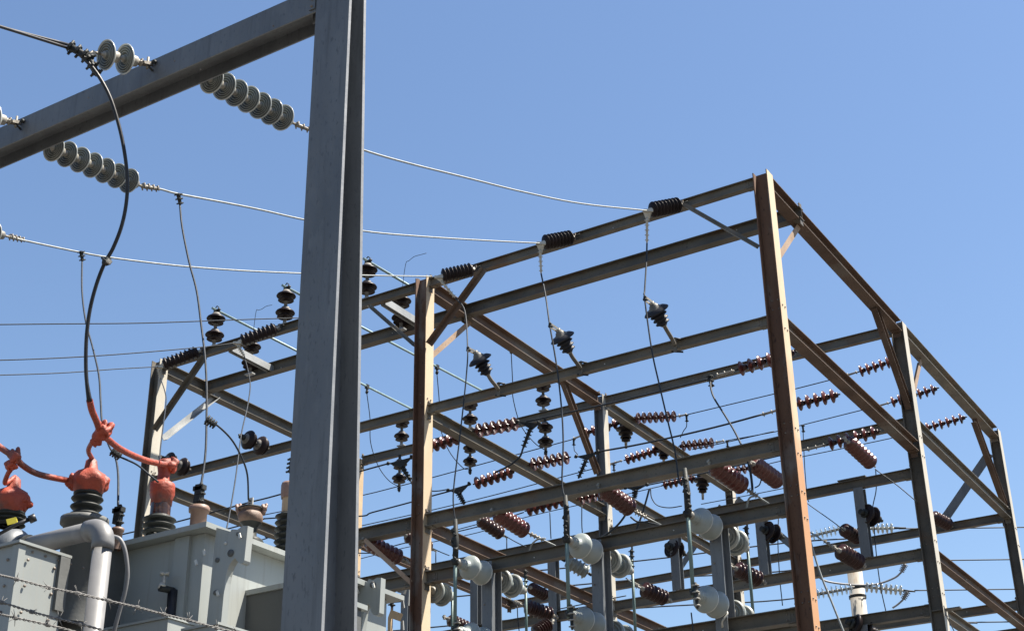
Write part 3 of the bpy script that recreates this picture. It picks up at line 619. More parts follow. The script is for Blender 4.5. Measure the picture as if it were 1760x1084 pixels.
# second row posts
R1 = []
for k, (u, v) in enumerate(((690, 762), (808, 731), (934, 699))):
    base = Y_(u, v, 6.0); base.z = H0+.10
    R1.append(post('double dark post insulator standing on the second row top beam, '+('left', 'middle', 'right')[k]+' of three', base, 2, .95))
    hb = Y_((686, 808, 938)[k], (838, 808, 776)[k], 5.97); 
    post('double dark insulator hanging under the second row top beam, '+('left', 'middle', 'right')[k]+' of three', hb, 2, (.93, .86, .93)[k], foot=False, hang=True)
for k in range(3):
    a = tops[k]+Z*.05; e = Y_((712, 832, 955)[k], (705, 673, 640)[k], 6.3)
    pts = [a+(rt[k]+Z*.05-a)*(-.12), rt[k]+Z*.05, e]
    t = thing('bus_pipe', ('green-grey sloping bus pipe leftmost of three', 'green-grey sloping bus pipe passing behind the foreground column', 'green-grey sloping bus pipe right of the foreground column')[k], 'bus pipe', pts[0])
    b = MB(); b.tube([a-(e-a).normalized()*.12, e], .024, 10); b.build('pipe', 'buspipe', t)
    tt = (Y_((636, 758, 880)[k], (662, 630, 590)[k], 4.6)); d = (e-a).normalized(); f = a+d*((tt-a).dot(d)); 
    b = MB(); b.box(f-Z*.05, f+Z*.04, .08, .06, X, 'dkhard'); b.tube([f, f-Z*.16], .022, 8, 'dkhard'); b.blob(f-Z*.12, .032, 'dkhard', 2, .2, 6); b.build('clamp', 'dkhard', t)
    f2 = f-Z*.15; hbp = Y_((686, 808, 938)[k], (836, 806, 774)[k], 5.95)
    mids = [[(636, 720), (637, 760), (650, 800), (668, 825)], [(755, 690), (757, 735), (772, 775), (795, 803)], [(881, 655), (882, 685), (895, 730), (918, 760)]][k]
    conductor('tap_wire', 'thin curved tap wire under the '+('left', 'middle', 'right')[k]+' bus pipe', [f2]+mids+[hbp], .009, 'dwire')
for k, (p0, seq) in enumerate((((690, 465), [(697, 455), (703, 448), (712, 441), (722, 438), (733, 435)]), ((440, 548), [(440, 536), (444, 533), (450, 531), (458, 526), (468, 524)]))):
    conductor('loose_tie_wire', ('crooked loose tie wire sticking up beside the right hand posts', 'crooked loose tie wire sticking up left of the foreground column')[k], [(rt[2] if k == 0 else rt[0])+Z*.05]+seq[:-1]+[Y_(*seq[-1], 1.0)], .005, 'dwire')

# ================================================================ bus strings and wires of the two bays
def bstring(lab, a_px, e_px, plane, n=6, me=DB, size=1.0, t0=.04, t1=.06):
    a = Y_(*a_px, plane); e = Y_(*e_px, plane)
    return string('disc_insulator_string', lab, a, e, me, n, size, None, False, 'dkhard', t0, t1, False)
PH = (1.17, 3.0, 4.8); PQ = (7.37, 9.29, 11.18)
bstring('red-brown disc string just right of the rusty centre column, pointing left', (792, 751), (735, 769), PH[0], 5, t0=.02, t1=.0, size=.95)
bstring('red-brown disc string with ribbed faces, right of the centre column above the hanging clamp', (812, 741), (893, 727), PH[0])
bstring('red-brown disc string seen from its smooth side, below the upper ribbed string', (886, 808), (813, 832), PH[1])
bstring('red-brown disc string with ribbed faces, left of the second row column', (907, 799), (981, 785), PH[1])
bstring('red-brown disc string partly hidden below the third front beam, left one', (976, 858), (902, 878), PH[2])
bstring('red-brown disc string partly hidden below the third front beam, beside the second row column', (990, 858), (1060, 842), PH[2])
bstring('red-brown disc string running up to the right corner column', (1370, 604), (1264, 636), PH[0], 6, t1=.05)
bstring('red-brown disc string just right of the corner column', (1444, 677), (1352, 699), PH[1], 6, t1=.05)
bstring('red-brown disc string above the slanting brown insulator at right', (1514, 740), (1420, 764), PH[2], 6, t1=.04)
bstring('small red-brown disc string straddling the second row column', (1080, 721), (1000, 746), PQ[0], 6, t0=.04)
bstring('red-brown disc string with ribbed faces, highest in the middle bay', (1087, 719), (1166, 715), PQ[0], 7)
bstring('red-brown disc string just above the third front beam, middle bay', (1134, 772), (1072, 791), PQ[1], 6)
bstring('red-brown disc string with ribbed faces, beside the long dark dropper', (1166, 767), (1230, 760), PQ[1], 6)
bstring('red-brown disc string partly hidden under the third front beam, middle bay', (1197, 820), (1137, 834), PQ[2], 6)
bstring('red-brown disc string behind the two slanting brown insulators', (1232, 812), (1296, 803), PQ[2], 6)
bstring('red-brown disc string farthest up at right, left of the second column', (1548, 616), (1472, 640), PQ[0], 6)
bstring('red-brown disc string passing behind the second right column', (1614, 666), (1526, 693), PQ[1], 7)
bstring('red-brown disc string right of the second right column, lowest outside one', (1662, 716), (1586, 737), PQ[2], 6)
def bus(label, pts, y, r=.012, m='dwire', hw=()):
    vv = [Y_(*pts[0], y)]+list(pts[1:-1])+[Y_(*pts[-1], y)]
    wire_with('bus_wire', label, vv, r, m, [(Y_(h[0], h[1], y), Y_(h[2], h[3], y), h[4] if len(h) > 4 else 3, .055, 'cap') for h in hw], cm='cap')
bus('upper dark bus wire left of the centre column', ((-60, 975), (90, 945), (227, 914), (301, 897), (420, 865), (475, 851), (614, 811), (668, 796)), PH[0]-.0, .014)
bus('dark bus wire ending at the hanging clamp right of the centre column', ((-60, 1020), (396, 907), (466, 890), (612, 887), (640, 880), (708, 862), (738, 853), (783, 841)), PH[1], .014)
bus('dark bus wire running under the third front beam into the hidden string', ((300, 960), (450, 927), (465, 924), (619, 950), (690, 934), (820, 905), (900, 880)), PH[2], .012)
bus('dark bus wire crossing behind the corner column, middle height', ((1022, 777), (1090, 765), (1165, 749), (1240, 731), (1310, 712)), PH[1], .016, hw=((1308, 713, 1345, 702, 3),))
bus('dark bus wire hidden along the second row top beam', ((905, 724), (980, 708), (1060, 690), (1150, 668), (1222, 650)), PH[0], .014, hw=((1230, 646, 1262, 637, 3),))
bus('dark bus wire hidden behind the third front beam', ((1090, 838), (1200, 815), (1300, 792), (1385, 772)), PH[2], .012, hw=((1385, 773, 1420, 764, 3),))
bus('thin bus wire from the highest ribbed string to the far right string', ((1182, 712), (1329, 677), (1363, 669), (1445, 648), (1460, 643)), PQ[0], .010, hw=((1166, 715, 1181, 712, 2), (1455, 645, 1474, 639, 2)))
bus('thin bus wire second from top in the right bay', ((1248, 757), (1335, 741), (1371, 732), (1503, 699), (1515, 697)), PQ[1], .010, hw=((1230, 760, 1245, 757, 2), (1508, 698, 1528, 692, 2)))
bus('thin bus wire lowest in the right bay', ((1296, 803), (1341, 792), (1376, 785), (1530, 753), (1588, 737)), PQ[2], .010)
bus('thin bus wire from the second row column across to the left', ((450, 885), (612, 853), (682, 836), (740, 821), (854, 790), (983, 755)), PQ[0], .011, hw=((985, 754, 1002, 747, 2),))
bus('thin bus wire just above the third front beam', ((612, 905), (738, 877), (850, 850), (993, 812), (1045, 799)), PQ[1], .011, hw=((1046, 798, 1070, 791, 3),))
bus('thin bus wire just under the third front beam', ((560, 975), (690, 942), (820, 915), (905, 888), (1050, 855), (1140, 834)), PQ[2], .010)
bus('curved dark jumper left of the hanging clamp', ((725, 838), (740, 843), (755, 843), (772, 840)), PH[1]-.1, .011)
# hanging triangular yoke clamps with toothed keepers
def yoke(label, pl, tri, tail, tail2=None):
    p = [Y_(u, v, pl) for u, v in tri]; t = thing('yoke_clamp', label, 'clamp', p[0]); b = MB()
    b.add(p+[x+Y*.03 for x in p], [[0, 1, 2], [5, 4, 3], [0, 3, 4, 1], [1, 4, 5, 2], [2, 5, 3, 0]]); b.blob(p[0], .03, None, 2, .3, 6); b.blob(p[1], .035, None, 5, .3, 6); b.build('plate', 'dkhard', t)
    b = MB(); b.clamp(p[2]+(lerp(p[0], p[1], .5)-p[2])*.2, Y_(*tail, pl), 5, .075, 'dkhard'); b.build('keeper', 'dkhard', t)
    if tail2: b = MB(); pts = [Y_(*tail, pl)]+[Y_(*q_, pl) for q_ in tail2]; b.tube(smooth(pts), .016, 8); b.build('tail', 'dwire', t)
yoke('dark hanging clamp left of the centre column under the second row top beam', PH[0], ((667, 796), (707, 785), (690, 803)), (706, 826), [(712, 838)])
yoke('dark toothed clamp hanging from the upper ribbed disc string', PH[0], ((889, 724), (926, 727), (913, 738)), (899, 770), [(893, 785), (875, 800), (850, 812)])
yoke('dark clamp plate on the smooth red-brown string right of the centre column', PH[1], ((770, 842), (806, 831), (788, 850)), (798, 866))
yoke('dark toothed clamp hanging beside the second row column', PH[1], ((990, 784), (1028, 776), (1008, 790)), (994, 822))
yoke('dark clamp under the third front beam right of the second row column', PH[2], ((1075, 838), (1112, 832), (1092, 843)), (1090, 856))
# taps on the thin wires
def tap(label, y, px, w=.045, m='dwire'):
    v0 = Y_(*px[0], y); pts = [v0]+list(px[1:-1])+[Y_(*px[-1], y)]
    wire_with('tap_wire', label, pts, .009, m, [(v0+Z*.05, v0-Z*.11, 2, .06, 'dkhard')])
tap('tap wire hanging from the highest bus wire at right of the middle bay', PQ[0], ((1180, 716), (1180, 732), (1175, 740), (1169, 752)))
tap('tap wire left of the second row column', PQ[0], ((986, 757), (987, 773), (990, 777), PQ and (993, 781)))
tap('short tap wire hanging behind the third front beam', PQ[1], ((1055, 801), (1056, 818)))
tap('short tap wire below the ribbed string beside the long dropper', PQ[1], ((1250, 760), (1250, 775)))
tap('long thin tap wire left of the second right column', PQ[1], ((1380, 734), (1383, 800), (1387, 850), (1390, 862)), m='dwire')
def thin(label, pts, y0, y1=None, r=.009, m='dwire'):
    conductor('thin_wire', label, [Y_(*pts[0], y0)]+list(pts[1:-1])+[Y_(*pts[-1], y1 if y1 is not None else y0)], r, m)
t = wire_with('cable_drop', 'thick blue-black cable dropping through the middle bay onto the third front beam', [Y_(1221, 652, PH[0]), (1222, 668), (1228, 685), (1245, 712), (1262, 740), Y_(1276, 768, .3)], .014, 'dwire', [(Y_(1220, 645, PH[0]), Y_(1223, 665, PH[0]), 3, .075)])
# dark hanging bell insulators under the third row beam
for k, (u, v, lab) in enumerate(((1076, 770, 'wide dark hanging insulator right of the second row column'), (1141, 800, 'wide dark hanging insulator at the third front beam'), (1208, 858, 'wide dark hanging insulator below the third front beam'))):
    top = Y_(u-1, v-42, PQ[k]); t = thing('hanging_insulator', lab, 'insulator', top); place('sheds', HANG, t, Y_(u, v, PQ[k]), top, 1.0, .62)
# long brown ribbed insulators slanting off the beams
def slant(label, a_px, b_px, ya, yb, me, s, name='slanting_insulator', rod=None, L=.8, fm='cap', cl=True):
    a = Y_(*a_px, ya); e = Y_(*b_px, yb); t = thing(name, label, 'insulator', a); place('sheds', me, t, a, e, s, L); d = (e-a).normalized()
    b = MB(); b.tube([a-d*.1, a], .02, 8, fm); b.tube([e, e+d*.08], .016, 8, fm); b.box(a-d*.06-Z*.04, a-d*.06+Z*.04, .05, .03, X, fm); b.build('fitting', fm, t)
    if rod:
        b = MB(); r0 = e+d*.06; r1 = Y_(*rod, yb+.25); b.clamp(r0, lerp(r0, r1, .45), 4, .06, 'cap'); b.tube([r0, r1], .012, 6, 'wire'); b.build('dead_end_clamp', 'cap', t)
    return e
slant('long red-brown ribbed insulator left of the rusty centre column', (630, 930), (690, 960), .05, .75, BRROD, 1.0, rod=(706, 968))
slant('long red-brown ribbed insulator nearest right of the centre column', (851, 880), (906, 914), .05, .75, BRROD, 1.0, rod=(965, 942))
slant('long red-brown ribbed insulator beside the second row column', (1034, 838), (1087, 876), .05, .75, BRROD, 1.03, rod=(1137, 902))
slant('long red-brown ribbed insulator in the middle of the right bay', (1224, 798), (1280, 838), .05, .75, BRROD, 1.03, rod=(1326, 868))
slant('long red-brown ribbed insulator left of the corner column', (1293, 795), (1340, 829), .9, 1.7, BRROD, .98)
slant('long red-brown ribbed insulator hanging in the right bay below the disc string', (1456, 757), (1500, 798), 3.2, 4.0, BRROD, .95)
slant('smaller brown ribbed insulator left of the nearest long one', (820, 890), (866, 920), 1.6, 2.2, BRRODD, .95, L=.62)
slant('small brown ribbed insulator just behind the centre column', (694, 918), (744, 944), 1.6, 2.2, BRRODD, .95, L=.62)
slant('dark brown ribbed insulator with a rod to its left, in the lower right bay', (1482, 969), (1440, 944), 5.5, 4.85, BRRODD, 1.15, L=.62, rod=(1392, 914))
slant('short dark brown insulator above the rod, beside the left post of the right bay', (1478, 926), (1448, 908), 6.5, 5.9, BRRODD, 1.0, L=.62)
slant('dark brown ribbed insulator right of the second right column', (1600, 885), (1634, 903), 11.4, 12.0, BRRODD, 1.1, L=.62)
slant('dark brown ribbed insulator below the middle switch bells', (1148, 1030), (1102, 1010), 5.2, 4.6, BRRODD, 1.15, L=.62, rod=(1076, 993))
slant('dark brown ribbed insulator behind the right switch', (1310, 998), (1262, 975), 5.2, 4.6, BRRODD, 1.15, L=.62, rod=(1240, 958))
slant('dark brown ribbed insulator behind the left switch, upper one', (940, 1024), (910, 1008), 6.4, 5.8, BRRODD, .95, L=.62)
slant('dark brown ribbed insulator behind the left switch, lower one', (952, 1058), (900, 1040), 5.2, 4.6, BRRODD, 1.15, L=.62, rod=(870, 1026))
slant('black ribbed insulator at the bottom edge between the left and middle switches', (945, 1070), (918, 1088), 2.0, 1.7, BRRODD, .95, L=.62)
slant('black ribbed insulator behind the lower bells of the left switch', (768, 1062), (812, 1082), 4.2, 4.8, BRRODD, 1.0, L=.62)
slant('black ribbed insulator at the bottom edge right of the foreground column', (628, 1082), (662, 1092), 1.2, 1.6, BRRODD, .9, L=.62)
# dark and grey bells on the second row uprights
for (u0, v0, u1, v1, me, s, lab, y) in ((1484, 881, 1512, 893, BELLD, .95, 'dark two-bell insulator on the rightmost upright', 5.9), (1314, 910, 1343, 922, BELLD, .95, 'dark two-bell insulator between the right switch and the corner column', 5.9), (1150, 939, 1175, 951, BELLD, .95, 'dark two-bell insulator behind the right switch tube', 5.9), (972, 962, 1012, 985, GREYROD, .75, 'small grey ribbed insulator behind the middle switch tube', 5.9), (1462, 1070, 1512, 1090, BELLD, 1.0, 'dark two-bell insulator at the bottom edge of the right bay', 5.9)):
    a = Y_(u0, v0, y); e = Y_(u1, v1, y+.35); t = thing('bell_insulator', lab, 'insulator', a); place('porcelain_bells', me, t, a, e, s, .62); b = MB(); b.tube([e, e+(e-a).normalized()*.06], .03, 8); b.tube([a-(e-a).normalized()*.08, a], .05, 8); b.build('fitting', 'dkhard', t)
a = V((-6.03+.1, .14, X_(722, 1010, -6.0).z)); t = thing('bell_insulator', 'grey ribbed bell insulator half hidden behind the rusty centre column', 'insulator', a); place('porcelain_bells', BELL, t, a, a+Y*.55, .8, .62)
b = MB(); b.tube([a+Y*.57+Z*.1, a+Y*.57-Z*.9], .022, 8, 'pipe'); b.build('rear_bar', 'pipe', t)
# black knobbly pairs on the second front beam, left of the foreground column
for (p0, p1, p2, lab) in (((462, 774), (442, 757), (419, 752), 'black two-part insulator with grey caps just left of the foreground column'), ((328, 810), (308, 795), (282, 789), 'black two-part insulator with grey caps partly behind the orange capped bushing')):
    base = Y_(*p0, -.05); t = thing('capped_insulator', lab, 'insulator', base)
    for (s0, s1) in (((p0[0]+2, p0[1]-4), (p1[0]-6, p1[1]+2)), ((p1[0]+4, p1[1]+2), (p2[0]-4, p2[1]-1))):
        pass
    q0 = base+V((0, -.02, .02)); q2 = q0+V((-.36, -.62, .36)) if 0 else Y_(*p2, -.62); q1 = lerp(q0, q2, .5)
    place('pin_unit', PIN, t, q0, q1, 1.08, .34); place('pin_unit', PIN, t, q1, q2, 1.08, .34)
    b = MB(); d = (q2-q0).normalized(); b.tube([q2, q2+d*.05], .05, 12, 'dkhard'); b.blob(q2+d*.08, .035, 'dkhard', 3, .3, 8); b.build('clamp', 'dkhard', t)

# ================================================================ extra thin wires seen against the sky in the lower right
thin('thin wire sagging beside the corner column, lower right', ((1383, 860), (1392, 868), (1430, 895), (1452, 912)), 5.5)
thin('straight rod like wire falling right of the corner column', ((1393, 930), (1410, 985), (1430, 1035), (1456, 1100)), 3.0, r=.016, m='wire')
thin('wire curving down behind the rightmost dark bells', ((1505, 805), (1506, 840), (1500, 872), (1502, 900), (1507, 960), (1514, 1010), (1524, 1056)), 6.2)
thin('thin wire slanting from the slanting insulator down to the right column', ((1504, 806), (1540, 832), (1576, 862)), 4.2)
thin('vertical thin wire left of the corner column', ((1338, 888), (1337, 930), (1340, 990), (1345, 1040)), 6.2)
thin('thin vertical wire in the middle bay below the small disc string', ((945, 880), (946, 905), (947, 925)), 3.0)
thin('thin vertical wire just left of the second row column', ((1000, 868), (1000, 900), (1001, 915)), 3.0)
thin('loop of thin wire under the hanging insulator', ((1118, 838), (1120, 855), (1130, 868), (1150, 872), (1172, 869)), 3.2)
thin('dark cable from the beam clamp down to the switch yard', ((1116, 840), (1110, 862), (1103, 885), (1092, 915)), 3.2, r=.016)
thin('dark cable slanting below the long brown insulator of the middle', ((1078, 880), (1065, 898), (1048, 914), (1030, 925)), .9, r=.016)
thin('short bent cable tail right of the second row column', ((1084, 888), (1095, 896), (1108, 897), (1137, 903)), .9, r=.016)
thin('curved pale jumper loop below the long brown insulator left of the middle switch', ((909, 948), (914, 935), (925, 926), (938, 925)), .8, r=.014, m='wire')
thin('curved pale jumper loop at the end of the right bay insulator', ((1283, 876), (1285, 862), (1290, 854), (1298, 852)), .8, r=.014, m='wire')
thin('dark cable standing between the two slanting brown insulators', ((1285, 790), (1290, 812), (1293, 838), (1292, 850)), .9, r=.018)
thin('curved thin wire between the slanting insulator and the dark cable', ((1297, 838), (1305, 833), (1309, 822)), .9)
thin('slanting wire from the brown insulator left of the foreground post to the switch', ((744, 942), (757, 948), (772, 954)), 1.5)
thin('thin slanting wire below the small brown insulator of the middle', ((868, 920), (885, 930), (905, 940)), 1.9)
thin('tap wire hanging beside the small brown insulator', ((871, 925), (871, 945)), 1.9)
thin('tap wire hanging behind the centre column', ((749, 945), (749, 966)), 1.9)
for k, (v0, v1, lab) in enumerate(((971, 957, 'faint horizontal line far behind the switches, upper'), (1003, 991, 'faint horizontal line far behind the switches, middle'), (1052, 1037, 'faint horizontal line far behind the switches, lowest'))):
    conductor('distant_wire', lab, [P_(600, v0+38, 60), (800, v0+20), (1100, v0-8), (1345, v0-38 if k == 0 else v0-22), P_(1500, v0-48, 60)], .03, 'dwire')
for k, (v, lab) in enumerate(((907, 'distant line leaving the frame at the right edge, highest'), (962, 'distant line at the right edge, second from top'), (1013, 'distant line at the right edge, third from top'), (1069, 'distant line at the right edge, lowest'))):
    conductor('distant_wire', lab, [P_((1545, 1565, 1572, 1680)[k], v+1, 62), (1650, v), P_(1800, v-2, 66)], .028, 'dwire')

thin('dark wire parallel to the upper bus, left of the corner column', ((1190, 772), (1260, 757), (1330, 741)), 2.0, r=.008)
thin('thin wire under the fourth front beam at right', ((1205, 866), (1290, 850), (1360, 836)), 6.4, r=.008)
thin('thin wire between the two small uprights, lower middle', ((960, 1046), (1010, 1036), (1076, 1023)), 5.0, r=.01)
thin('pair wire above the small brown insulator, upper', ((738, 921), (780, 911), (822, 900)), 4.9, r=.009)
thin('dark wire behind the small grey ribbed insulator', ((940, 944), (975, 958), (1012, 972)), 6.3, r=.012)
thin('tap hanging beside the rear bar of the middle switch', ((1086, 935), (1087, 955), (1088, 985)), .95, r=.014)
thin('tap hanging beside the rear bar of the right switch', ((1284, 900), (1285, 925), (1287, 955)), .95, r=.014)
thin('thin vertical wire below the left switch, middle', ((889, 1040), (890, 1062), (893, 1090)), 4.5, r=.009)
thin('twin tail wire under the lower bells of the right switch', ((1188, 1052), (1190, 1070), (1192, 1095)), -.85, r=.009)
thin('thin wire slanting across the lower left of the second right column', ((1640, 1084), (1628, 1060), (1622, 1040)), 5.8, r=.008)

# ================================================================ far wooden pole with glass strings
pb = P_(1481, 1084, 60); px_ = pb.x; py_ = pb.y
tp = thing('utility_pole', 'distant pale peeling wooden pole seen through the lower right bay', 'utility pole', V((px_, py_, 0)))
b = MB(); b.tube([V((px_, py_, 0)), V((px_, py_, P_(1477, 962, 60).z))], [.36, .31], 16); b.build('pole', 'wood', tp)
b = MB(); q = P_(1479, 1013, 59.6); b.lathe([(.35, -.06), (.36, .06)], 16, 'dkhard', V((px_, py_, q.z))); b.build('band', 'dkhard', tp)
GD = MB(); GD.lathe([(.0001, 0, 'alum'), (.06, 0), (.06, .12), (.2, .16, 'glass'), (.22, .2), (.2, .21), (.05, .22, 'alum'), (.05, .38), (.0001, .38)], 20); GD = GD.data('disc', 'glass')
for (u0, v0, u1, v1, n_, lab) in ((1445, 908, 1394, 921, 7, 'distant pale glass disc string left of the upright, upper'), (1490, 908, 1536, 907, 6, 'distant pale glass disc string right of the upright, upper'), (1466, 1010, 1402, 1020, 8, 'distant pale glass disc string left of the wooden pole'), (1486, 1008, 1552, 1014, 8, 'distant pale glass disc string right of the wooden pole')):
    a = P_(u0, v0, 60); e = P_(u1, v1, 60); t = thing('glass_insulator_string', lab, 'insulator string', a); d = (e-a).normalized(); L = (e-a).length/n_
    for k in range(n_): place('disc', GD, t, a+d*L*k, a+d*L*(k+1), 1, .38)
    b = MB(); b.tube([a-d*.4, a], .04, 6); b.tube([e, e+d*.5], [.05, .03], 6); b.build('fitting', 'dkhard', t)
def dend(label, a, e, tail): 
    p = [P_(*a, 60), P_(*e, 60)]; t = thing('jumper_clamp', label, 'clamp', p[0]); b = MB(); b.clamp(p[0], p[1], 5, .18, 'pvc'); b.tube(smooth([p[1]]+[P_(*q_, 60) for q_ in tail]), .04, 6, 'pvc'); b.build('keeper', 'pvc', t)
dend('distant grey toothed clamp with a sagging jumper', (1556, 968), (1549, 983), [(1538, 992), (1515, 1001), (1490, 1005), (1450, 1003), (1420, 998), (1406, 990)])
dend('distant grey toothed clamp with a short drooping tail', (1560, 1015), (1552, 1030), [(1543, 1038), (1534, 1044)])

# ================================================================ cutout by the foreground column, bottom
t = thing('fuse_cutout', 'grey capped fuse cutout with tan boxes right of the foreground column', 'fuse cutout', Y_(674, 1002, .6))
b = MB(); q = Y_(674, 1000, .6); b.lathe([(.0001, .03, 'galv'), (.12, .03), (.13, 0), (.09, -.06), (.06, -.1), (.05, -.2), (.0001, -.2)], 16, 'galv', q); b.build('hood', 'galv', t)
b = MB(); b.clamp(Y_(675, 1018, .6), Y_(673, 1042, .6), 4, .09, 'dkhard'); b.tube([Y_(674, 1040, .6), Y_(673, 1060, .6)], .02, 8, 'rustbeam'); b.build('stem', 'dkhard', t)
b = MB(); b.box(Y_(672, 1054, .55), Y_(688, 1060, .55), .08, .12, Z, 'tan'); b.box(Y_(671, 1060, .6), Y_(670, 1100, .6), .06, .05, Y, 'tan'); b.build('box', 'tan', t)
for a_, b_, w_, h_, u_ in (((686, 1012), (697, 1015), .05, .1, Z), ((704, 995), (702, 1040), .02, .02, Y), ((692, 1030), (694, 1044), .03, .02, Y), ((692, 1066), (693, 1082), .03, .02, Y)):
    b = MB(); b.box(Y_(*a_, .7), Y_(*b_, .7), w_, h_, u_, 'whitech'); b.build('plate', 'whitech', t)

# ================================================================ transformer
tr = thing('power_transformer', 'big grey painted transformer at the lower left with bushings on its lid', 'transformer', V((TK.x-1.5, TK.y+1.2, 0)))
x1 = TK.x; y0 = TK.y; xl = Z_(95, 968, ZL).x; yb = y0+2.75; OV = .12
b = MB(); b.box(V((x1-(x1-xl)/2, (y0+yb)/2, ZL-.04)), V((x1-(x1-xl)/2, (y0+yb)/2, ZL)), x1-xl, yb-y0, Y); 
# box(w along d x up) -> explicit slab instead
b = MB()
def slab(b, a, c, m=None):
    a = V(a); c = V(c); vs = [(a.x, a.y, a.z), (c.x, a.y, a.z), (c.x, c.y, a.z), (a.x, c.y, a.z), (a.x, a.y, c.z), (c.x, a.y, c.z), (c.x, c.y, c.z), (a.x, c.y, c.z)]
    b.add(vs, [[3, 2, 1, 0], [4, 5, 6, 7], [0, 1, 5, 4], [1, 2, 6, 5], [2, 3, 7, 6], [3, 0, 4, 7]], False, m); return b
slab(b, (xl, y0, ZL-.045), (x1, yb, ZL)); b.build('lid', 'tank', tr)
tx1 = x1-OV; ty0 = y0+OV; Tc = .0
b = MB(); slab(b, (xl+OV, ty0, .35), (tx1, yb-OV, ZL-.048))
# vertical stiffener channel near the corner and weld seams
slab(b, (tx1-.30, ty0-.035, .4), (tx1-.14, ty0+.01, ZL-.05)); slab(b, (tx1-.9, ty0-.004, .4), (tx1-.895, ty0, ZL-.25))
b.build('tank', 'tank', tr)
b = MB(); slab(b, (xl-.3, y0-.3, .01), (x1+.3, yb+.3, .34), 'conc'); b.build('plinth', 'conc', tr)
# lifting lug plates
def plate(name, px, y, th, m='tank', xs=None, label=None):
    pts = [Y_(u, v, y) for u, v in px]; n_ = len(pts); b = MB()
    b.add(pts+[p+Y*th for p in pts], [list(range(n_)), [n_+i for i in range(n_)][::-1]]+[[i, n_+i, n_+(i+1) % n_, (i+1) % n_] for i in range(n_)], False, m)
    return b, name
def arc(p0, p1, c, n=5): return [(p0[0]*(1-t)**2+2*c[0]*t*(1-t)+p1[0]*t*t, p0[1]*(1-t)**2+2*c[1]*t*(1-t)+p1[1]*t*t) for t in [k/n for k in range(n+1)]]
lug = [(372, 906), (396, 913), (398, 909), (408, 909.5), (417, 903), (426, 903), (420, 962), (418, 967), (413, 968), (408, 964)]+arc((404, 958), (386.5, 1000), (390, 968))+[(378, 1090), (352, 1100)]
b, _ = plate('lifting_lug', lug[::-1] if 0 else lug, ty0-.02, .07)
for u, v, r in ((388, 897+36, .012), (374, 962, .02), (371, 1018, .02), (397, 950, .03), (410, 917, .018)): b.lathe([(.0001, .01), (r, .01), (r, -.002)], 12, 'tankd' if r > .012 else 'bolt', Y_(u, v, ty0-.022), -Y)
for u, v in ((351, 949), (337, 966), (374, 1019), (412, 920)): b.box(Y_(u-1, v-4, ty0-.05), Y_(u+1, v+4, ty0-.05), .02, .012, Y, 'bolt')
b.build('lifting_lug', 'tank', tr)
lug2 = [(600, 986), (631, 999.5), (634, 994), (641, 996), (648, 992), (655, 992), (652, 1052), (649, 1057), (642, 1056), (638, 1050)]+arc((636, 1040), (625, 1052), (630, 1031), 4)+[(620, 1090), (600, 1100)]
b, _ = plate('lifting_lug', lug2, yb-OV-.5, .07)
b.lathe([(.0001, .01), (.03, .01), (.03, -.002)], 12, 'tankd', Y_(641, 1004, yb-OV-.502), -Y)
for u, v in ((642, 1006), (615, 1015), (614, 1050)): b.box(Y_(u-1, v-4, yb-OV-.53), Y_(u+1, v+4, yb-OV-.53), .02, .012, Y, 'bolt')
b.build('lifting_lug', 'tank', tr)
# box on the sunlit wall
q0 = X_(424, 1024, tx1); zb_ = q0.z
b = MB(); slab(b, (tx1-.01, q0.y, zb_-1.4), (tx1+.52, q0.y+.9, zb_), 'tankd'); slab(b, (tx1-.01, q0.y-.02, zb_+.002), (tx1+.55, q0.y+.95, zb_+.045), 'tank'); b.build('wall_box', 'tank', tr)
# radiator pocket to the left (dark) and light patches of hardware
xr = xl+OV
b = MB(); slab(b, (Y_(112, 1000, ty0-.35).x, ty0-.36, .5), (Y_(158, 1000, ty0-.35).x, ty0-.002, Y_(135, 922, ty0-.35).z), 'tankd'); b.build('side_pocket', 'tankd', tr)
b = MB()
for u, v, w_, h_ in ((150, 936, .12, .035), (143, 925, .06, .03), (155, 950, .10, .03), (118, 962, .10, .05), (138, 969, .12, .03), (152, 952, .04, .05)):
    p = Y_(u, v, ty0-.39); slab(b, (p.x-w_/2, p.y, p.z-h_/2), (p.x+w_/2, p.y+.03, p.z+h_/2), 'tank')
b.build('bracket', 'tank', tr)
# drain tap
q = Y_(304, 1016, ty0); b = MB(); b.tube([q, q+V((-.02, -.10, 0)), q+V((-.04, -.16, 0))], .028, 10, 'dkhard'); b.tube([q+V((0, -.04, .0)), q+V((.005, -.04, -.5))], .045, 10, 'rubber'); b.tube([q+V((-.035, -.12, 0)), q+V((-.035, -.12, .12))], .014, 8, 'alum')
for a_ in (0, 90): b.tube([q+V((-.035, -.12, .125))+V((math.cos(math.radians(a_)), math.sin(math.radians(a_)), 0))*.045*s_ for s_ in (-1, 1)], .012, 6, 'alum')
b.blob(q+V((-.035, -.14, .02)), .03, 'alum', 2, .2, 6); b.build('drain_tap', 'dkhard', tr)
# low cabinets in front of the tank
for (u, v, dx, dy, nm) in ((289, 1062, 1.2, .32, 0), (374, 1073, .35, .35, 1)):
    p = Y_(u, v, ty0-.45); b = MB(); slab(b, (p.x-dx, p.y, .4), (p.x, p.y+dy, p.z), 'tank'); slab(b, (p.x-dx-.01, p.y-.015, p.z+.002), (p.x+.015, p.y+dy+.015, p.z+.02), 'tank'); b.build('control_box', 'tank', tr)
# curved thin conduit
b = MB(); b.tube(smooth(path([P_(194, 921, 11.5), (206, 926), (214, 942), (218, 965), (219, 990), (214, 1020), (205, 1050), P_(192, 1100, 11.3)])), .0165, 8); b.build('conduit', 'pvc', tr)
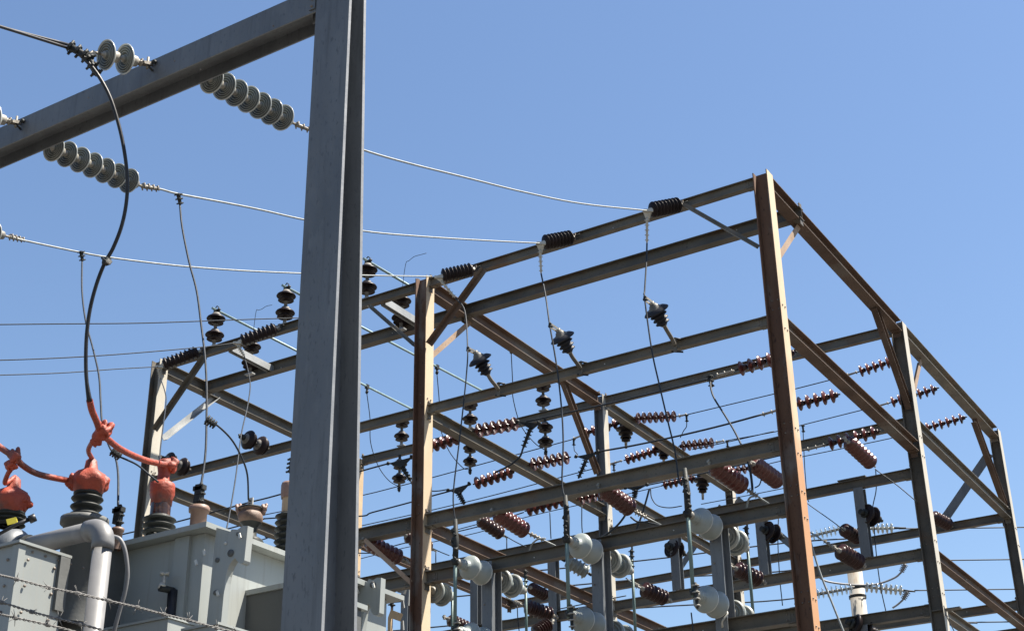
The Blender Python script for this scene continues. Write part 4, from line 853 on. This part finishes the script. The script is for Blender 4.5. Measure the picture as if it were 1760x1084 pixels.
# ---- bushings
def bpos(u, v, dd=0): return Z_(u, v, ZL+dd)
def sheds(b, base, n_, r, h, core, m, top=None):
    pr = [(core*1.1, 0, m)]; st = h/n_
    for i in range(n_): z = st*i; pr += [(core*1.05, z+st*.05), (r*.9, z+st*.2), (r, z+st*.42), (r*.97, z+st*.55), (r*.8, z+st*.72), (core*1.05, z+st*.8)]
    pr += [(core, h)]; b.lathe(pr, 32, m, base)
def wob(seed, amp):
    rn = random.Random(seed); P = [(rn.randint(1, 5), rn.uniform(0, 6.3), rn.uniform(8, 30)) for _ in range(6)]
    return lambda t, z: amp*sum(math.sin(k*t+f+z*w) for k, f, w in P)/2.5
dB = 12.25
def vline(u, v0, v1, d): a = P_(u, v0, d); return a
def vert(u, v, ref):   # point straight above/below ref (same x,y) seen at row v
    r = ray(u, v); t_ = ((ref.x-CAM.x)*r.x+(ref.y-CAM.y)*r.y)/(r.x*r.x+r.y*r.y); return V((ref.x, ref.y, CAM.z+r.z*t_))
# B2 orange capped with amber glass
ref = P_(272, 915, 12.75)
def zz(v, u=272, rf=None): return vert(u, v, rf or ref).z
B2 = MB(); z_ = [zz(v) for v in (920, 887)]; sheds(B2, V((ref.x, ref.y, z_[0])), 3, .145, z_[1]-z_[0], .10, 'blackshed')
g2 = thing  # noqa
bo = B2.build('bushing', 'blackshed', tr); bo['_o'] = list(tr['_o']); bo['label'] = 'black ribbed bushing with amber glass and orange drum cap'
def sub(b, name, m, par): return b.build(name, m, par)
b = MB(); b.lathe([(.088, zz(888)), (.088, zz(866))], 28, 'amber', V((ref.x, ref.y, 0))); sub(b, 'glass_ring', 'amber', bo)
b = MB(); b.lathe([(.0001, zz(789)), (.05, zz(790)), (.07, zz(794)), (.062, zz(803)), (.052, zz(812)), (.055, zz(826)), (.085, zz(829)), (.112, zz(832)), (.115, zz(838)), (.112, zz(850)), (.095, zz(857)), (.09, zz(868)), (.0001, zz(869))][::-1], 32, 'orange', V((ref.x, ref.y, 0)), sq=wob(4, .05)); sub(b, 'orange_cap', 'orange', bo)
b = MB(); b.blob(V((ref.x, ref.y, zz(799)))+R_*.05, .06, 'orange', 8, .3, 12, (1.2, .8, 1)); sub(b, 'orange_wrap', 'orange', bo)
top2 = V((ref.x, ref.y, zz(798)))+R_*.03
# B1 orange bulb
def bulb(u, vb, vs, vt, d, seed, lab, s=1, um=None):
    rf = P_(u, vb, d); z = lambda v: vert(u, v, rf).z
    b = MB(); sheds(b, V((rf.x, rf.y, z(vb))), 3, .135*s, z(vs)-z(vb), .085*s, 'blackshed'); b.lathe([(.1*s, z(vs)-.02), (.12*s, z(vs)-.005), (.12*s, z(vs)+.01), (.1*s, z(vs)+.02)], 28, 'blackshed', V((rf.x, rf.y, 0))); bo = b.build('bushing', 'blackshed', tr); bo['label'] = lab
    h = z(vt)-z(vs); o = z(vs)-.005
    b = MB(); b.lathe([(.11*s, o), (.125*s, o+h*.07), (.135*s, o+h*.16), (.152*s, o+h*.26), (.156*s, o+h*.36), (.145*s, o+h*.47), (.118*s, o+h*.56), (.078*s, o+h*.63), (.056*s, o+h*.68), (.046*s, o+h*.9), (.025*s, o+h*.97), (.0001, o+h)], 40, 'orange', V((rf.x, rf.y, 0)), sq=wob(seed, .09)); b.build('orange_cap', 'orange', bo)
    b = MB(); b.blob(V((rf.x, rf.y, o+h*.36))-R_*.12*s-F_*.03, .06*s, 'orange', seed+3, .3, 12); b.blob(V((rf.x, rf.y, o+h*.3))+R_*.10*s, .06*s, 'orange', seed+5, .3, 12); b.build('orange_wrap', 'orange', bo)
    return V((rf.x, rf.y, o+h*.97)), V((rf.x, rf.y, o+h*.36))-R_*.14*s
tB1, sB1 = bulb(146, 892, 849, 784, 12.4, 3, 'black ribbed bushing under a lumpy orange bulb cover, beside the grey elbow pipe')
tB0, sB0 = bulb(14, 905, 882, 815, 12.1, 9, 'black ribbed bushing under a lumpy orange cover at the left edge')
# turret below B1
b = MB(); q = P_(146, 892, 12.4); b.lathe([(.17, q.z-.9), (.17, q.z-.05), (.2, q.z-.05), (.2, q.z), (.0001, q.z)], 28, 'tankd', V((q.x, q.y, 0))); b.build('turret', 'tankd', tr)
# small pinkish bushings
def small(u, vb, vc, vt, d, lab, s=1, vcl=None, stem=True):
    rf = P_(u, vb, d); z = lambda v: vert(u, v, rf).z; o = V((rf.x, rf.y, 0))
    b = MB(); b.lathe([(.068*s, z(vb)-.1), (.068*s, z(vc)-.055*s), (.085*s, z(vc)-.05*s), (.088*s, z(vc)-.012*s), (.08*s, z(vc)-.008*s), (.08*s, z(vc)), (.02, z(vc)+.005), (.0001, z(vc)+.005)], 28, 'pink', o); bo = b.build('bushing', 'pink', tr); bo['label'] = lab
    b = MB(); b.tube([V((rf.x, rf.y, z(vc))), V((rf.x, rf.y, z(vt)-.05))], .022, 10, 'pink'); b.clamp(V((rf.x, rf.y, z(vt)-.12)), V((rf.x, rf.y, z(vcl))), 4, .062, 'dkhard'); b.box(V((rf.x-.07, rf.y, z(vcl)-.05)), V((rf.x+.04, rf.y, z(vcl)-.05)), .05, .04, Z, 'dkhard'); b.box(V((rf.x-.02, rf.y, z(vt)-.03)), V((rf.x-.01, rf.y, z(vcl)-.02)), .05, .07, X, 'dkhard'); b.build('terminal', 'dkhard', bo); return bo
small(201, 925, 907, 893, 12.45, 'small pinkish capped bushing next to the elbow pipe', .62, 866)
small(341, 892, 870, 858, 12.2, 'pinkish drum bushing at the front corner of the lid', 1.0, 828)
# bracketed bronze bushing
rf = P_(428, 932, 12.75); z = lambda v: vert(428, v, rf).z; o = V((rf.x, rf.y, 0)); b = MB()
b.lathe([(.12, z(938), 'blackshed'), (.125, z(930)), (.11, z(926)), (.06, z(924)), (.055, z(908)), (.07, z(903)), (.095, z(899), 'ochre'), (.108, z(894)), (.11, z(886)), (.10, z(882)), (.085, z(880)), (.085, z(876)), (.10, z(875), 'dkhard'), (.105, z(872)), (.0001, z(871))], 30, 'ochre', o, sq=wob(5, .05)); bo = b.build('bushing', 'ochre', tr); bo['label'] = 'rusty bronze bushing with two ears and a pale bracket'
for sg in (-1, 1): b = MB(); b.tube([V((rf.x, rf.y, z(884)))+R_*.10*sg, V((rf.x, rf.y, z(874)))+R_*.115*sg], .022, 8, 'pink'); b.blob(V((rf.x, rf.y, z(872)))+R_*.115*sg, .03, 'pink', 3, .3, 8); b.build('ear', 'pink', bo)
b = MB(); b.box(V((rf.x, rf.y, z(873)))-R_*.01, V((rf.x, rf.y, z(855)))-R_*.01, .055, .012, Y, 'alum'); b.bolt(V((rf.x, rf.y-.008, z(860)))-R_*.01, -Y, .009, .01, 'dkhard'); b.bolt(V((rf.x, rf.y-.008, z(866)))-R_*.01, -Y, .009, .01, 'dkhard'); b.build('bracket', 'alum', bo)
# half hidden bushing behind the foreground column
rf = P_(494, 945, 12.9); z = lambda v: vert(494, v, rf).z; o = V((rf.x, rf.y, 0)); b = MB(); sheds(b, V((rf.x, rf.y, z(948))), 6, .125, z(882)-z(948), .08, 'blackshed'); bo = b.build('bushing', 'blackshed', tr); bo['label'] = 'black ribbed bushing with a pinkish cap, half hidden by the foreground column'
b = MB(); b.lathe([(.072, z(883)), (.072, z(856))], 26, 'tan', o); b.build('glass_ring', 'tan', bo)
b = MB(); b.lathe([(.08, z(857)), (.088, z(850)), (.088, z(834)), (.08, z(830)), (.0001, z(829))], 26, 'pink', o); b.tube([V((rf.x, rf.y, z(830))), V((rf.x, rf.y, z(812)))], .02, 8, 'ochre'); b.clamp(V((rf.x, rf.y, z(814))), V((rf.x, rf.y, z(786))), 4, .07, 'dkhard'); b.build('terminal', 'pink', bo)
# ---- orange cables
OJ = P_(173, 742, 11.9)
t = thing('orange_wrapped_cable', 'orange taped cable from the black cable end through the junction to the drum capped bushing', 'cable', OJ)
b = MB(); b.tube(smooth(path([P_(154, 688, 11.55), (158, 705), (166, 724), OJ, (186, 755), (205, 770), (230, 783), (258, 793), top2])), .027, 12, 'orange'); b.build('cable', 'orange', t)
b = MB(); b.blob(OJ, .07, 'orange', 11, .25, 16, (1, .8, 1.1)); b.blob(OJ+R_*.05+D_*-.01, .05, 'orange', 4, .3, 12); b.blob(OJ-R_*.03+D_*.07, .045, 'orange', 6, .25, 12); b.build('junction_wrap', 'orange', t)
b = MB(); b.tube(smooth(path([OJ+D_*.07-R_*.03, (157, 762), (152, 775), tB1])), .02, 10, 'orange'); b.build('stub', 'orange', t)
OJ2 = P_(25, 785, 11.95)
t = thing('orange_wrapped_cable', 'orange taped cable at the left edge with its own lumpy junction', 'cable', OJ2)
b = MB(); b.tube(smooth(path([P_(-30, 742, 12.1), (0, 768), OJ2, (40, 800), (68, 815), sB1])), .026, 12, 'orange'); b.build('cable', 'orange', t)
b = MB(); b.blob(OJ2, .06, 'orange', 21, .25, 16, (1, .8, 1)); b.blob(OJ2+D_*.07-R_*.03, .048, 'orange', 14, .25, 12, (1, 1, .8)); b.build('junction_wrap', 'orange', t)
b = MB(); b.tube(smooth(path([OJ2+D_*.1-R_*.03, (13, 815), (9, 830), tB0])), .02, 10, 'orange'); b.build('stub', 'orange', t)

# ================================================================ grey pipe with elbow, end cylinder, cabinet
EL = P_(180, 906, 11.0); rP = .071
pl = Z_(-20, 945, EL.z-.0)
pipe = thing('elbow_pipe', 'fat pale grey pipe with a rounded elbow in front of the transformer', 'pipe', V((EL.x, EL.y, 0)))
def hz(x): return V((x, EL.y, EL.z))
b = MB(); b.tube([hz(Y_(44, 932, EL.y).x), hz(EL.x-.12)], rP, 24); b.build('horizontal_run', 'pvc', pipe)
b = MB(); pts = [hz(EL.x-.17)]+[V((EL.x-.12+.12*math.sin(a_), EL.y, EL.z-.12+.12*math.cos(a_))) for a_ in [math.radians(k*10) for k in range(10)]]+[V((EL.x, EL.y, EL.z-.17))]
b.tube(pts, rP+.012, 24); b.build('elbow', 'pvc', pipe)
b = MB(); b.tube([V((EL.x, EL.y, EL.z-.12)), V((EL.x, EL.y, .0))], rP, 24); b.build('downpipe', 'pvc', pipe)
b = MB(); q = hz(Y_(44, 932, EL.y).x); b.tube([q-X*.015, q+X*.06], rP+.016, 20); b.build('collar', 'dkhard', pipe)
q = hz(Y_(40, 932, EL.y).x); cyl = thing('end_cylinder', 'dark grey horizontal cylinder at the left edge, joined to the elbow pipe', 'tank', q)
b = MB(); b.lathe([(.0001, 0), (.10, .0), (.155, -.05), (.165, -.12), (.165, -1.5), (.0001, -1.5)], 30, 'galv', q+V((0, .0, -.0)), X); b.build('shell', 'galv', cyl)
b = MB(); p = P_(12, 897, dep(q)-.17); b.box(p, p+X*.11, .045, .004, F_, 'yellow'); b.build('sticker', 'yellow', cyl)
rd = thing('lever_rod', 'black rod with a knob sticking out at the left edge above the cabinet', 'lever', P_(-20, 925, 10.6)); b = MB(); b.tube([P_(-30, 933, 10.6), P_(28, 901, 10.7), P_(52, 891, 10.75)], [.012, .014, .018], 8); b.tube([P_(50, 893, 10.74), P_(61, 888, 10.76)], .03, 10); b.build('rod', 'rubber', rd)
# cabinet
CK = P_(34, 934, 10.5)
cb = thing('bolted_cabinet', 'pale grey bolted sheet metal cabinet at the bottom left corner', 'cabinet', V((CK.x, CK.y, 0)))
cy1 = Z_(122, 957, CK.z).y
b = MB(); slab(b, (CK.x-1.3, CK.y, .2), (CK.x, cy1, CK.z)); b.build('body', 'tank', cb)
b = MB(); slab(b, (CK.x-1.33, CK.y-.03, CK.z+.002), (CK.x+.03, cy1+.03, CK.z+.022)); b.build('top_cover', 'tank', cb)
b = MB(); slab(b, (CK.x+.002, cy1-.07, CK.z-.40), (CK.x+.03, cy1+.02, CK.z-.002), 'tankd'); b.build('edge_strip', 'tankd', cb)
b = MB(); slab(b, (CK.x-.055, CK.y-.012, .2), (CK.x+.012, CK.y+.05, CK.z-.003)); b.build('corner_post', 'tank', cb)
def cbolt(p, ax, r_, h_, m_):
    b = MB(); b.bolt(p, ax, r_, h_, m_); b.build('bolt', 'rbolt', cb)
for k in range(9):
    z_k = CK.z-.1-.19*k; cbolt(V((CK.x+.012, CK.y+.08, z_k)), X, .011, .008, 'rbolt'); cbolt(V((CK.x+.004, cy1-.10, z_k)), X, .011, .008, 'rbolt'); cbolt(V((CK.x-.10, CK.y-.002, z_k)), -Y, .011, .008, 'rbolt'); cbolt(V((CK.x-.30, CK.y-.002, z_k)), -Y, .011, .008, 'rbolt')
for k in range(5): cbolt(V((CK.x+.002, CK.y+.12+k*.12, CK.z-.03)), X, .01, .008, 'rbolt')

# ================================================================ barbed wire in front
def barbed(label, pts, d0, d1, barbs):
    p = smooth(path([P_(*pts[0], d0)]+pts[1:-1]+[P_(*pts[-1], d1)]), 24)
    t = thing('barbed_wire', label, 'barbed wire', p[0]); b = MB(); a = []; c = []
    for i, q_ in enumerate(p):
        an = i*.9; off = (Z*math.cos(an)+Y*math.sin(an))*.0026; a.append(q_+off); c.append(q_-off)
    b.tube(a, .0022, 6); b.tube(c, .0022, 6); b.build('strands', 'barb', t)
    for (u, v) in barbs:
        b = MB(); q_ = min(p, key=lambda w_: (880+FPX*(w_-CAM).dot(R_)/dep(w_)-u)**2); d = (p[-1]-p[0]).normalized()
        b.tube([q_+d*(w_*.0005-.006)+(Z*math.cos(w_*.8)+Y*math.sin(w_*.8))*.006 for w_ in range(25)], .0017, 5)
        for k in range(4):
            an = random.uniform(0, 6.28); dr = (d*random.uniform(-.7, .7)+Z*math.cos(an)+Y*math.sin(an)).normalized(); b.tube([q_, q_+dr*.028], [.0019, .0006], 5)
        b.build('barb', 'barb', t)
barbed('top strand of barbed wire across the lower left corner', [(-60, 974), (0, 988), (30, 995), (83, 1009), (133, 1019), (187, 1032), (236, 1043), (281, 1055), (324, 1065), (372, 1078), (440, 1094)], 4.6, 5.2, [(28, 0), (83, 0), (133, 0), (187, 0), (236, 0), (281, 0), (324, 0), (372, 0), (408, 0)])
barbed('middle strand of barbed wire across the lower left corner', [(-60, 1022), (0, 1034), (52, 1050), (101, 1063), (150, 1075), (210, 1092)], 4.6, 4.9, [(2, 0), (54, 0), (101, 0), (140, 0)])
barbed('lowest strand of barbed wire in the bottom left corner', [(-60, 1042), (0, 1055), (26, 1061), (82, 1073), (140, 1088)], 4.6, 4.8, [(26, 0), (82, 0)])

for o in COL.objects:
    if '_o' in o: del o['_o']

GR = {'disc_insulator_string': 'strings of insulator discs', 'strain_insulator': 'black strain insulators along the top beam', 'post_insulator': 'double dark post insulators', 'bracket_insulator': 'slate insulators on bent brackets', 'disconnect_switch': 'grey two-bell disconnect switches on the front uprights', 'span_wire': 'bright span wires from the foreground beam', 'dropper_wire': 'dark dropper wires', 'bus_wire': 'dark bus wires through the frame', 'bus_pipe': 'green-grey sloping bus pipes', 'tap_wire': 'thin tap wires', 'thin_wire': 'thin wires and cable ends in the frame', 'distant_wire': 'thin distant wires', 'yoke_clamp': 'dark hanging yoke clamps', 'hanging_insulator': 'wide dark hanging insulators', 'slanting_insulator': 'brown ribbed slanting insulators', 'bell_insulator': 'bell insulators on the rear uprights', 'capped_insulator': 'black insulators with grey caps', 'glass_insulator_string': 'distant glass disc strings', 'jumper_clamp': 'distant toothed clamps', 'barbed_wire': 'strands of barbed wire', 'orange_wrapped_cable': 'orange taped cables', 'jumper_wire': 'short dark jumpers', 'loose_tie_wire': 'crooked loose tie wires', 'disc_insulator_pair': 'pairs of grey discs on the heavy beam'}
for o in COL.objects:
    k = o.name.split('.')[0]
    if o.parent is None and k in GR: o['group'] = GR[k]
